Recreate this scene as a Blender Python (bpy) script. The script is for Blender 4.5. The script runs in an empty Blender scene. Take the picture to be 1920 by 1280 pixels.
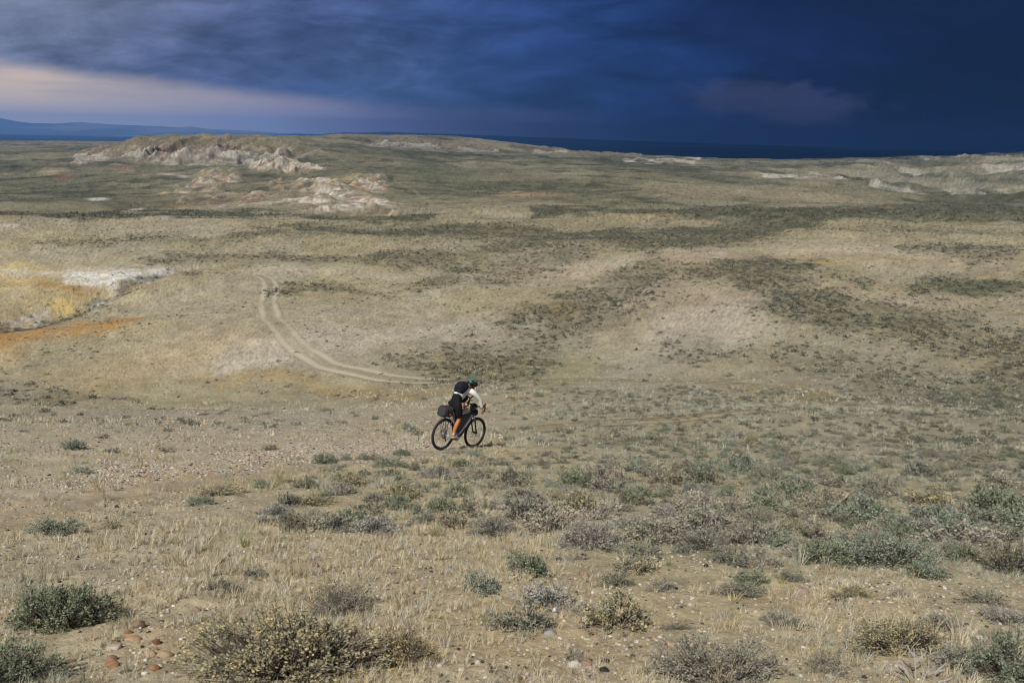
import bpy, bmesh, math, random
import numpy as np
from mathutils import Vector, Matrix

random.seed(7)
RNG = np.random.default_rng(11)
scene = bpy.context.scene
COL = scene.collection
R = math.radians

# ------------------------------------------------------------------ camera
EYE = 1.6
PITCH, ROLL = R(14.40), R(1.15)
FPX = 1493.0                       # focal length in pixels of a 1920 px wide frame
_f = np.array([0.0, math.cos(PITCH), -math.sin(PITCH)])
_u0 = np.array([0.0, math.sin(PITCH), math.cos(PITCH)])
_r0 = np.array([1.0, 0.0, 0.0])
_r = _r0 * math.cos(ROLL) + _u0 * math.sin(ROLL)
_u = -_r0 * math.sin(ROLL) + _u0 * math.cos(ROLL)

cam_d = bpy.data.cameras.new('camera')
cam = bpy.data.objects.new('camera', cam_d)
COL.objects.link(cam)
cam.matrix_world = Matrix(((_r[0], _u[0], -_f[0], 0), (_r[1], _u[1], -_f[1], 0), (_r[2], _u[2], -_f[2], EYE), (0, 0, 0, 1)))
cam_d.sensor_width = 36.0
cam_d.lens = 36.0 * FPX / 1920.0
cam_d.clip_start = 0.05
cam_d.clip_end = 300000.0
cam_d.dof.use_dof = True
cam_d.dof.focus_distance = 19.0
cam_d.dof.aperture_fstop = 3.6
scene.camera = cam

# ------------------------------------------------------------------ light
SUN_EL, SUN_AZ = R(51), R(207)     # azimuth clockwise from +Y: behind the camera, to the left
sun_dir = Vector((math.sin(SUN_AZ) * math.cos(SUN_EL), math.cos(SUN_AZ) * math.cos(SUN_EL), math.sin(SUN_EL)))
sd = bpy.data.lights.new('sun', 'SUN')
sd.energy = 4.6
sd.angle = R(3.0)
sd.color = (1.0, 0.955, 0.885)
sun = bpy.data.objects.new('sun', sd)
COL.objects.link(sun)
sun.rotation_euler = (-sun_dir).to_track_quat('-Z', 'Y').to_euler()

scene.view_settings.view_transform = 'Standard'
scene.view_settings.look = 'None'
scene.view_settings.exposure = 0.06
scene.view_settings.gamma = 1.0
scene.view_settings.use_curve_mapping = False
scene.cycles.use_denoising = True
scene.cycles.denoiser = 'OPENIMAGEDENOISE'
scene.cycles.denoising_input_passes = 'RGB_ALBEDO_NORMAL'
scene.cycles.denoising_prefilter = 'ACCURATE'
scene.cycles.filter_width = 1.0
scene.cycles.max_bounces = 5
scene.cycles.diffuse_bounces = 2
scene.cycles.glossy_bounces = 2
scene.cycles.transparent_max_bounces = 8
scene.cycles.volume_bounces = 0


# ------------------------------------------------------------------ node helper
class NT:
    """Tiny expression helper round a node tree."""
    def __init__(s, tree):
        s.t = tree
        s.n = tree.nodes
        s.l = tree.links

    def put(s, sock, v):
        if hasattr(v, 'is_linked') or isinstance(v, bpy.types.NodeSocket):
            s.l.new(v, sock)
        else:
            if sock.type == 'RGBA' and not isinstance(v, (int, float)) and len(v) == 3:
                v = (*v, 1)
            sock.default_value = v

    def m(s, op, a, b=0.0, c=0.0, clamp=False):
        n = s.n.new('ShaderNodeMath')
        n.operation = op
        n.use_clamp = clamp
        s.put(n.inputs[0], a); s.put(n.inputs[1], b); s.put(n.inputs[2], c)
        return n.outputs[0]

    def ss(s, x, a, b):
        n = s.n.new('ShaderNodeMapRange')
        n.interpolation_type = 'SMOOTHSTEP'
        s.put(n.inputs[0], x); s.put(n.inputs[1], a); s.put(n.inputs[2], b)
        return n.outputs[0]

    def mix(s, f, a, b, mode='MIX'):
        n = s.n.new('ShaderNodeMix')
        n.data_type = 'RGBA'
        n.blend_type = mode
        s.put(n.inputs[0], f); s.put(n.inputs[6], a); s.put(n.inputs[7], b)
        return n.outputs[2]

    def noise(s, vec, scale, detail=4.0, rough=0.55, dist=0.0):
        n = s.n.new('ShaderNodeTexNoise')
        s.put(n.inputs['Vector'], vec)
        n.inputs['Scale'].default_value = scale
        n.inputs['Detail'].default_value = detail
        n.inputs['Roughness'].default_value = rough
        n.inputs['Distortion'].default_value = dist
        return n.outputs['Fac']

    def xyz(s, x, y, z=0.0):
        n = s.n.new('ShaderNodeCombineXYZ')
        s.put(n.inputs[0], x); s.put(n.inputs[1], y); s.put(n.inputs[2], z)
        return n.outputs[0]

    def ramp(s, x, stops):
        n = s.n.new('ShaderNodeValToRGB')
        n.color_ramp.interpolation = 'B_SPLINE' if len(stops) > 3 else 'EASE'
        e = n.color_ramp.elements
        while len(e) < len(stops):
            e.new(0.5)
        for k, (p, c) in enumerate(stops):
            e[k].position = p
            e[k].color = (*c, 1)
        s.put(n.inputs[0], x)
        return n.outputs[0]


# ------------------------------------------------------------------ world: storm cloud in front, open sky behind
world = bpy.data.worlds.new('World')
scene.world = world
world.use_nodes = True
w = NT(world.node_tree)
w.n.clear()
out = w.n.new('ShaderNodeOutputWorld')
tc = w.n.new('ShaderNodeTexCoord')
sep = w.n.new('ShaderNodeSeparateXYZ')
w.l.new(tc.outputs['Generated'], sep.inputs[0])
dx, dy, dz = sep.outputs
dyc = w.m('MAXIMUM', dy, 0.12)
U = w.m('DIVIDE', dx, dyc)            # tangent of the bearing
E = w.m('DIVIDE', dz, dyc)            # tangent of the height above the horizon
sky = w.n.new('ShaderNodeTexSky')
sky.sky_type = 'NISHITA'
sky.sun_disc = False
sky.sun_elevation = SUN_EL
sky.sun_rotation = SUN_AZ
bg1 = w.n.new('ShaderNodeBackground')
bg1.inputs[1].default_value = 0.052
w.l.new(sky.outputs[0], bg1.inputs[0])

uv = w.xyz(U, w.m('MULTIPLY', E, 2.6), 3.7)
n1 = w.noise(uv, 3.2, 6, 0.55, 0.4)
n2 = w.noise(w.xyz(U, w.m('MULTIPLY', E, 4.5), 9.1), 6.5, 6, 0.6, 0.6)
uw = w.m('ADD', U, w.m('MULTIPLY', w.m('SUBTRACT', n1, 0.5), 0.35))
u01 = w.m('ADD', w.m('MULTIPLY', uw, 0.72), 0.5, clamp=True)
u01 = w.m('ADD', u01, .05)
base = w.ramp(u01, [(0.0, (.235, .255, .35)), (0.2, (.120, .144, .245)), (0.42, (.038, .066, .175)), (0.58, (.0120, .032, .125)), (0.72, (.0056, .0150, .066)), (0.88, (.0026, .0062, .030)), (1.0, (.0018, .0042, .024))])
# broad cloud shapes, lighter and darker
n3 = w.noise(w.xyz(w.m('ADD', U, w.m('MULTIPLY', E, 1.2)), w.m('MULTIPLY', E, 3.4), 2.2), 4.6, 7, 0.60, 0.9)
lum = w.m('ADD', 0.57, w.m('ADD', w.m('MULTIPLY', w.ss(n2, .32, .68), 0.55), w.m('MULTIPLY', w.ss(n3, .36, .66), .36)))
n4 = w.noise(w.xyz(w.m('ADD', U, w.m('MULTIPLY', E, -0.8)), w.m('MULTIPLY', E, 2.1), 6.6), 8.5, 8, 0.60, 1.2)
n5 = w.noise(w.xyz(U, w.m('MULTIPLY', E, 2.0), 12.6), 2.6, 3, 0.5, 0.3)
lum = w.m('MULTIPLY', lum, w.m('ADD', 0.66, w.m('ADD', w.m('MULTIPLY', w.ss(n4, .38, .64), .34), w.m('MULTIPLY', w.ss(n5, .38, .62), .34))))
base = w.mix(1.0, base, w.xyz(lum, lum, lum), 'MULTIPLY')
# pale, thin cloud at the top left
tl = w.m('MULTIPLY', w.ss(U, -0.25, -0.75), w.ss(w.m('ADD', E, w.m('MULTIPLY', n2, 0.06)), 0.10, 0.20))
base = w.mix(w.m('MULTIPLY', tl, 0.75), base, (.235, .27, .38))
# dark heavy base along the top right
tr = w.m('MULTIPLY', w.ss(U, -0.05, 0.55), w.ss(w.m('ADD', E, w.m('MULTIPLY', w.m('SUBTRACT', n1, 0.5), 0.12)), 0.115, 0.16))
base = w.mix(w.m('MULTIPLY', tr, 0.7), base, (.0035, .0075, .036))
# warm clear strip under the cloud deck on the left
edge = w.m('ADD', 0.030, w.m('MULTIPLY', w.m('POWER', w.m('MULTIPLY', w.m('SUBTRACT', -0.05, U), 1.64, clamp=True), 1.4), 0.053))
edge = w.m('ADD', edge, w.m('MULTIPLY', w.m('SUBTRACT', w.noise(w.xyz(U, w.m('MULTIPLY', E, 3.0), 1.3), 7.0, 5, 0.6), 0.5), 0.026))
g = w.ss(w.m('SUBTRACT', edge, E), -0.010, 0.016)
g = w.m('MULTIPLY', g, w.ss(U, 0.20, -0.28))
gcol = w.mix(w.ss(U, -0.05, -0.66), (.15, .14, .26), (.72, .56, .41))
streak = w.noise(w.xyz(w.m('MULTIPLY', U, 0.7), w.m('MULTIPLY', E, 9.0), 5.0), 5.0, 5, 0.55)
gcol = w.mix(w.m('MULTIPLY', w.ss(streak, 0.42, 0.66), 0.5), gcol, (.33, .31, .33))
low = w.mix(w.ss(E, 0.055, 0.005), gcol, w.mix(w.ss(U, -0.05, -0.66), (.15, .145, .28), (.70, .55, .43)))
base = w.mix(g, base, low)
# the lit cloud bank within the storm
bx = w.m('DIVIDE', w.m('SUBTRACT', U, 0.31), 0.175)
by = w.m('DIVIDE', w.m('SUBTRACT', E, 0.045), 0.027)
bd = w.m('ADD', w.m('MULTIPLY', bx, bx), w.m('MULTIPLY', by, by))
bn = w.noise(w.xyz(U, w.m('MULTIPLY', E, 2.2), 7.7), 9.0, 6, 0.6, 0.5)
bm_ = w.ss(w.m('SUBTRACT', w.m('ADD', 1.0, w.m('MULTIPLY', w.m('SUBTRACT', bn, 0.5), 5.0)), bd), 0.0, 1.1)
base = w.mix(w.m('MULTIPLY', bm_, 0.58), base, (.050, .056, .118))
# paler rain light low over the plain
lowr = w.m('MULTIPLY', w.ss(E, 0.05, 0.0), w.m('MULTIPLY', w.ss(U, -0.15, 0.1), w.ss(U, 0.62, 0.35)))
base = w.mix(w.m('MULTIPLY', lowr, 0.4), base, (.020, .028, .090))
bg2 = w.n.new('ShaderNodeBackground')
w.l.new(base, bg2.inputs[0])
bg2.inputs[1].default_value = 1.0
mask = w.m('MULTIPLY', w.ss(dy, 0.22, 0.55), w.ss(dz, 0.62, 0.30))
mx = w.n.new('ShaderNodeMixShader')
w.l.new(mask, mx.inputs[0])
w.l.new(bg1.outputs[0], mx.inputs[1])
w.l.new(bg2.outputs[0], mx.inputs[2])
w.l.new(mx.outputs[0], out.inputs['Surface'])


# ------------------------------------------------------------------ numeric helpers
def hash2(ix, iy, seed):
    n = (ix.astype(np.int64) * 374761393 + iy.astype(np.int64) * 668265263 + seed * 1274126177) & 0xFFFFFFFF
    n = ((n ^ (n >> 13)) * 1274126177) & 0xFFFFFFFF
    n = ((n ^ (n >> 15)) * 2246822519) & 0xFFFFFFFF
    n = n ^ (n >> 16)
    return n.astype(np.float64) / 4294967295.0


def vnoise(x, y, seed=0):
    ix = np.floor(x); iy = np.floor(y)
    fx = x - ix; fy = y - iy
    fx = fx * fx * fx * (fx * (fx * 6 - 15) + 10); fy = fy * fy * fy * (fy * (fy * 6 - 15) + 10)
    ix = ix.astype(np.int64); iy = iy.astype(np.int64)
    a = hash2(ix, iy, seed); b = hash2(ix + 1, iy, seed); c = hash2(ix, iy + 1, seed); d = hash2(ix + 1, iy + 1, seed)
    return (a * (1 - fx) + b * fx) * (1 - fy) + (c * (1 - fx) + d * fx) * fy


def fbm(x, y, seed=0, octv=4, gain=0.5, lac=2.03):
    s = np.zeros(np.broadcast(x, y).shape); amp = 1.0; tot = 0.0
    for k in range(octv):
        s += amp * vnoise(x, y, seed + 17 * k); tot += amp
        x = x * lac + 13.7; y = y * lac + 7.3; amp *= gain
    return s / tot


def ridged(x, y, seed=0, octv=4):
    s = np.zeros(np.broadcast(x, y).shape); amp = 1.0; tot = 0.0
    for k in range(octv):
        n = 1 - np.abs(2 * vnoise(x, y, seed + 31 * k) - 1)
        s += amp * n * n; tot += amp
        x = x * 2.1 + 5.1; y = y * 2.1 + 9.2; amp *= 0.5
    return s / tot


def sstep(x, a, b):
    t = np.clip((x - a) / (b - a), 0, 1)
    return t * t * (3 - 2 * t)


def mixc(c, col, f):
    return c * (1 - f[..., None]) + np.asarray(col) * f[..., None]


def ray(px, py):
    """pixel of the 1920 x 1280 photograph -> bearing tangent u and height tangent w (per metre of depth)"""
    a = (np.asarray(px, float) - 960.0) / FPX
    b = (640.0 - np.asarray(py, float)) / FPX
    d = [a * _r[k] + b * _u[k] + _f[k] for k in range(3)]
    return d[0] / d[1], d[2] / d[1]


def project(x, y, z):
    z = z - EYE
    xc = x * _r[0] + y * _r[1] + z * _r[2]
    yc = x * _u[0] + y * _u[1] + z * _u[2]
    zc = x * _f[0] + y * _f[1] + z * _f[2]
    zc = np.where(zc < 0.05, 0.05, zc)
    return 960 + FPX * xc / zc, 640 - FPX * yc / zc


# ------------------------------------------------------------------ terrain profile: height tangent at chosen depths
CONT = {
    29: [(0, 786), (300, 787), (600, 786), (860, 784), (1200, 778), (1500, 776), (1920, 786)],
    35: [(0, 767), (300, 768), (600, 766), (780, 762), (860, 761), (1050, 759), (1200, 756), (1500, 757), (1920, 769)],
    42: [(0, 788), (300, 784), (600, 775), (780, 752), (860, 746), (1050, 742), (1200, 738), (1500, 740), (1920, 749)],
    50: [(0, 775), (300, 772), (600, 757), (780, 735), (860, 729), (1200, 722), (1500, 723), (1920, 728)],
    57: [(0, 753), (300, 752), (600, 741), (860, 714), (1200, 707), (1500, 703), (1920, 705)],
    65: [(0, 716), (300, 712), (600, 694), (860, 690), (1200, 680), (1500, 672), (1920, 674)],
    80: [(0, 642), (300, 632), (600, 622), (860, 632), (1200, 625), (1500, 615), (1920, 623)],
    90: [(0, 617), (300, 602), (600, 599), (860, 606), (1200, 590), (1500, 583), (1920, 593)],
    100: [(0, 604), (300, 589), (600, 583), (860, 582), (1200, 567), (1500, 561), (1920, 572)],
    120: [(0, 566), (200, 556), (300, 542), (600, 535), (860, 535), (1200, 527), (1500, 520), (1920, 530)],
    140: [(0, 530), (300, 512), (600, 508), (860, 505), (1200, 498), (1500, 490), (1920, 500)],
    170: [(0, 466), (300, 464), (600, 466), (860, 466), (1200, 460), (1500, 456), (1920, 462)],
    220: [(0, 428), (300, 427), (600, 430), (860, 436), (1200, 430), (1500, 426), (1920, 428)],
    260: [(0, 410), (300, 411), (600, 412), (860, 416), (1200, 411), (1500, 407), (1920, 410)],
    300: [(0, 413), (300, 413), (600, 410), (860, 405), (1200, 400), (1500, 397), (1920, 400)],
    340: [(0, 405), (300, 405), (600, 402), (860, 397), (1200, 391), (1500, 389), (1920, 395)],
    420: [(0, 395), (300, 395), (600, 392), (760, 388), (860, 384), (1200, 376), (1500, 382), (1920, 394)],
    500: [(0, 384), (350, 384), (740, 379), (860, 370), (1200, 363), (1400, 376), (1700, 391), (1920, 393)],
    600: [(0, 371), (350, 366), (600, 361), (760, 358), (860, 359), (1100, 355), (1200, 358), (1400, 372), (1700, 388), (1920, 391)],
    640: [(0, 366), (350, 360), (600, 356), (860, 355), (1100, 350), (1200, 346), (1400, 350), (1650, 368), (1750, 384), (1920, 388)],
    700: [(0, 359), (350, 352), (600, 349), (860, 350), (1100, 346), (1250, 347), (1400, 353), (1650, 369), (1750, 378), (1920, 382)],
    900: [(0, 344), (300, 338), (600, 330), (860, 335), (1200, 330), (1500, 345), (1700, 356), (1800, 352), (1920, 345)],
    1000: [(0, 334), (300, 328), (600, 318), (860, 327), (1200, 322), (1500, 335), (1700, 346), (1800, 340), (1920, 335)],
    1150: [(0, 316), (200, 311), (500, 309), (600, 307), (860, 318), (1200, 315), (1500, 325), (1700, 334), (1920, 328)],
    1300: [(0, 304), (180, 300), (230, 292), (260, 285), (400, 284), (540, 287), (600, 292), (860, 306), (1200, 309), (1500, 316), (1700, 325), (1920, 318)],
    1500: [(0, 294), (150, 288), (180, 282), (230, 266), (262, 257), (330, 255), (400, 254), (560, 258), (640, 274), (860, 294), (1200, 302), (1500, 310), (1700, 316), (1920, 309)],
    1800: [(0, 288), (200, 282), (260, 262), (400, 257), (560, 257), (640, 261), (700, 272), (860, 284), (1200, 298), (1500, 306), (1650, 306), (1750, 300), (1920, 295)],
    2200: [(0, 278), (200, 276), (260, 266), (400, 259), (560, 257), (640, 252), (700, 253), (850, 256), (900, 260), (960, 268), (1100, 286), (1250, 293), (1350, 298), (1500, 300), (1600, 299), (1650, 298), (1700, 294), (1735, 294), (1760, 297), (1810, 293), (1850, 291), (1920, 286), (2170, 278)],
    2600: [(0, 271), (200, 270), (400, 263), (640, 256), (850, 260), (960, 273), (1100, 289), (1250, 296), (1500, 303), (1700, 300), (1920, 292)],
    3600: [(0, 264), (200, 265), (600, 267), (960, 284), (1500, 303), (1920, 300)],
    5000: [(0, 300), (960, 305), (1920, 315)],
}
NU = 1120
UG = np.linspace(-0.92, 0.92, NU)
near_D = [0.6, 0.9, 1.3, 1.8, 2.4, 3.0, 3.6, 4.5, 6, 8, 10, 13, 16, 20, 24]
Ds, Ws = [], []
for D in near_D:
    Ds.append(D)
    Ws.append(np.full(NU, -(EYE + 0.315 * D) / D))
for D, pts in sorted(CONT.items()):
    xs = np.linspace(-700, 2620, 700)
    p = np.array(pts, float)
    ys = np.interp(xs, p[:, 0], p[:, 1])
    # carry the outer slope a little beyond the frame
    k = np.ones(15) / 15
    if D < 1000:
        ys = np.convolve(np.pad(ys, 7, mode='edge'), k, 'valid')
    uu, ww = ray(xs, ys)
    Ds.append(D)
    Ws.append(np.interp(UG, uu, ww))
Ds = np.array(Ds, float)
Ws = np.array(Ws)
LD = np.log(Ds)


def pchip(x, Y, xq):
    h = np.diff(x)[:, None]
    d = np.diff(Y, axis=0) / h
    m = np.zeros_like(Y)
    w1 = 2 * h[1:] + h[:-1]; w2 = h[1:] + 2 * h[:-1]
    ok = d[:-1] * d[1:] > 0
    with np.errstate(divide='ignore', invalid='ignore'):
        hm = (w1 + w2) / (w1 / d[:-1] + w2 / d[1:])
    m[1:-1] = np.where(ok, hm, 0)
    m[0] = d[0]; m[-1] = d[-1]
    i = np.clip(np.searchsorted(x, xq) - 1, 0, len(x) - 2)
    t = ((xq - x[i]) / (x[i + 1] - x[i]))[:, None]
    hh = (x[i + 1] - x[i])[:, None]
    return ((1 + 2 * t) * (1 - t) ** 2) * Y[i] + t * (1 - t) ** 2 * hh * m[i] + t * t * (3 - 2 * t) * Y[i + 1] + t * t * (t - 1) * hh * m[i + 1]


# rows: mostly one per rendered pixel of the mean profile, plus an even share per octave of depth
lq = np.linspace(LD[0], LD[-1], 4000)
prof = pchip(LD, Ws[:, ::80], lq)
step = np.abs(np.diff(prof, axis=0)).max(axis=1) * 800
step = np.minimum(step, 4) * np.where(lq[1:] < math.log(3.0), .03, 1.0)
dens = step / step.sum() * 700 + np.ones(3999) / 3999 * 120
dens += (np.exp(lq[1:]) > 380) * (np.exp(lq[1:]) < 2400) / ((np.exp(lq[1:]) > 380) * (np.exp(lq[1:]) < 2400)).sum() * 260
cum = np.concatenate([[0], np.cumsum(dens)])
NR = 1100
LR = np.interp(np.linspace(0, cum[-1], NR), cum, lq)
W = pchip(LD, Ws, LR)
DR = np.exp(LR)
X = UG[None, :] * DR[:, None]
Y = np.repeat(DR[:, None], NU, axis=1)
Z = EYE + W * DR[:, None]
PX, PY = project(X, Y, Z)
UGm = np.repeat(UG[None, :], NR, axis=0)
LRm = np.repeat(LR[:, None], NU, axis=1)

# wander the painted outlines so that no edge is a clean curve
_amp = np.clip((PY - 250) / 400, 0.04, 1.0)
_wx = fbm(UGm * 13, LRm * 7, 3, 4) - 0.5
_wy = fbm(UGm * 13 + 40, LRm * 7, 5, 4) - 0.5
_wx2 = fbm(UGm * 60, LRm * 40, 7, 3) - 0.5
_wy2 = fbm(UGm * 60, LRm * 40, 8, 3) - 0.5
QX = PX + 120 * _wx * np.clip(_amp * 1.3, 0.25, 1) + 40 * _wx2 * np.clip(_amp * 1.3, 0.25, 1)
QY = PY + 60 * _wy * _amp + 22 * _wy2 * _amp


def blob(cx, cy, rx, ry, rot=0.0, soft=0.5, warp=True):
    x = (QX if warp else PX) - cx; y = (QY if warp else PY) - cy
    c, s = math.cos(R(rot)), math.sin(R(rot))
    a = (x * c + y * s) / rx; b = (-x * s + y * c) / ry
    d = np.sqrt(a * a + b * b)
    return 1 - sstep(d, 1 - soft, 1 + soft)


def stroke(pts, width, soft=0.6, warp=True):
    """soft band along a polyline; width may be one number or one per point"""
    qx = QX if warp else PX; qy = QY if warp else PY
    best = np.full(PX.shape, 9.0)
    ws = width if hasattr(width, '__len__') else [width] * len(pts)
    for (x0, y0), (x1, y1), w0, w1 in zip(pts[:-1], pts[1:], ws[:-1], ws[1:]):
        vx, vy = x1 - x0, y1 - y0
        t = np.clip(((qx - x0) * vx + (qy - y0) * vy) / (vx * vx + vy * vy), 0, 1)
        d = np.hypot(qx - x0 - t * vx, qy - y0 - t * vy) / (w0 + (w1 - w0) * t)
        best = np.minimum(best, d)
    return 1 - sstep(best, 1 - soft, 1 + soft)


def allmax(*a):
    r = a[0]
    for b in a[1:]:
        r = np.maximum(r, b)
    return r


# ---- landform detail
# gentle undulation everywhere, growing with distance
und = (fbm(X / 9, Y / 9, 21, 4) - 0.5) * 0.35 * sstep(DR, 8, 40)[:, None]
und += (fbm(X / 30, Y / 34, 26, 2) - 0.5) * 2.4 * sstep(DR, 48, 110)[:, None]
und += (fbm(X / 45, Y / 70, 22, 4) - 0.5) * 3.6 * sstep(DR, 60, 300)[:, None]
und += (ridged(X / 130 + Y / 400, Y / 90, 23, 4) - 0.4) * 8.0 * sstep(DR, 330, 900)[:, None] * (1 - 0.6 * sstep(DR, 1700, 2300))[:, None]
und += (fbm(X * 2.2, Y * 2.2, 24, 4) - 0.5) * 0.07 * (1 - sstep(DR, 25, 60))[:, None]
# mesa and its eroded face
mesa = allmax(blob(390, 284, 175, 26, 0, 0.3), stroke([(150, 297), (230, 285), (300, 280)], 10, 0.4), stroke([(520, 300), (470, 305), (560, 318)], 8, 0.5))
mesa2 = allmax(stroke([(690, 266), (780, 268), (860, 276), (930, 280)], [9, 10, 8, 5], 0.5), stroke([(960, 276), (1080, 287), (1200, 293)], [5, 4, 3], 0.5))
badn = fbm(UGm * 120, LRm * 60, 54, 4)
bad = allmax(stroke([(345, 368), (400, 345), (440, 335)], [9, 19, 13], 0.8), stroke([(380, 382), (500, 376), (620, 374), (720, 378)], [8, 13, 12, 8], 0.9),
             stroke([(520, 352), (600, 352), (660, 352), (720, 345)], [9, 13, 18, 10], 0.9), stroke([(590, 386), (660, 384), (740, 388)], [9, 14, 9], 0.9),
             stroke([(480, 316), (520, 310), (560, 318), (610, 320)], [6, 8, 6, 3], 0.9))
badw = allmax(stroke([(1170, 300), (1240, 303), (1300, 300)], 4, 0.6), stroke([(1420, 330), (1520, 333), (1600, 338)], [4, 6, 4], 0.8), stroke([(1690, 325), (1770, 328)], 5, 0.8), stroke([(1720, 300), (1830, 298)], 4, 0.9) * .6, stroke([(1640, 352), (1760, 358), (1940, 368)], [4, 5, 6], .9) * .8, stroke([(1840, 318), (1940, 322)], 5, .9) * .6)
und += badw * (PX > 1600) * (ridged(X / 24 - Y / 90, Y / 120, 60, 3) - .4) * 7
gx = X + 14 * (fbm(X / 40, Y / 60, 41, 3) - 0.5) * 2
gul = ridged(gx / 34, Y / 260, 42, 3)
und += mesa * ((gul - 0.45) * 22.0)
cones = np.zeros_like(X)
for (cpx, cd, cr_, chh) in [(238, 1290, 22, 10), (266, 1270, 30, 15), (297, 1250, 33, 17), (328, 1260, 28, 14), (352, 1235, 30, 17), (385, 1240, 32, 15), (412, 1250, 26, 13), (440, 1240, 30, 16), (468, 1270, 28, 13), (492, 1255, 24, 11), (520, 1260, 26, 10), (150, 1200, 26, 9), (190, 1260, 28, 10), (118, 1180, 22, 7)]:
    cu_ = float(ray(cpx, 298)[0]) * cd
    dd_ = np.hypot(X - cu_, (Y - cd) * .8) / (cr_ * 1.05)
    an_ = np.arctan2(Y - cd, X - cu_)
    cones = np.maximum(cones, .82 * chh * np.clip(1 - dd_, 0, 1) * (1 + .55 * (ridged(an_ * 3.6, dd_ * .6 + cpx, 48, 2) - .5)))
und += cones
und += mesa2 * ((ridged(gx / 40, Y / 300, 44, 3) - 0.45) * 13.0)
mnd = fbm(X / 15 + 3, Y / 34, 45, 3); rill = ridged(X / 6 + 2 * mnd, Y / 26, 49, 3)
rx = X / 15 + 1.6 * mnd
rg = .84 * (1 - np.abs(2 * vnoise(rx, Y / 60, 58) - 1)) + .16 * (1 - np.abs(2 * vnoise(rx * 2.3, Y / 24, 59) - 1))
bump = np.clip((rg - .18) * 1.25, 0, 1) * (.35 + .9 * sstep(mnd, .34, .66))
und += sstep(bad, 0, .9) * (.55 + .45 * sstep(DR, 500, 640))[:, None] * (bump * 5.0 - 0.8 + (rill - .45) * 1.4 * (.3 + bump))
# the right-hand hills are cut by draws
rh = blob(1800, 330, 330, 45, 0, 0.5)
und += rh * (ridged(X / 90 + Y / 200, Y / 160, 46, 4) - 0.45) * 20
spur = stroke([(1200, 352), (1400, 362), (1640, 378)], 13, 0.5)
und += spur * (ridged(X / 28 - Y / 60, Y / 90, 47, 3) - 0.45) * 4
# stream cut on the left
gully = stroke([(-60, 612), (60, 588), (160, 560), (260, 530), (330, 506), (420, 498)], [15, 13, 10, 7, 4, 2], 0.6)
gdeep = stroke([(-60, 612), (60, 588), (160, 560), (260, 530), (330, 506), (420, 498)], [15, 13, 10, 7, 4, 2], 0.9, warp=False)
und -= gdeep * 1.1
Z = Z + und
PXn, PYn = project(X, Y, Z)


def H(x, y):
    x = np.asarray(x, float); y = np.asarray(y, float)
    u = np.clip((x / y - UG[0]) / (UG[1] - UG[0]), 0, NU - 1.001)
    r = np.clip(np.interp(np.log(np.maximum(y, 0.61)), LR, np.arange(NR)), 0, NR - 1.001)
    i = u.astype(int); j = r.astype(int); fu = u - i; fr = r - j
    return (Z[j, i] * (1 - fu) + Z[j, i + 1] * fu) * (1 - fr) + (Z[j + 1, i] * (1 - fu) + Z[j + 1, i + 1] * fu) * fr


def sample(F, x, y):
    x = np.asarray(x, float); y = np.asarray(y, float)
    u = np.clip((x / y - UG[0]) / (UG[1] - UG[0]), 0, NU - 1)
    r = np.clip(np.interp(np.log(np.maximum(y, 0.61)), LR, np.arange(NR)), 0, NR - 1)
    return F[np.rint(r).astype(int), np.rint(u).astype(int)]


def ground_at(px, py, dmax=4000):
    """first point of the ground seen through a pixel of the photograph"""
    u, wv = ray(px, py)
    d = np.exp(np.linspace(math.log(1.0), math.log(dmax), 6000))
    h = H(u * d, d)
    below = (EYE + wv * d) <= h
    k = int(np.argmax(below)) if below.any() else len(d) - 1
    k = max(k, 1)
    a = (EYE + wv * d[k - 1]) - h[k - 1]; b = (EYE + wv * d[k]) - h[k]
    t = a / (a - b) if a != b else 0.5
    D = d[k - 1] + (d[k] - d[k - 1]) * t
    x = float(u * D); D = float(D)
    return x, D, float(H(x, D))


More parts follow.
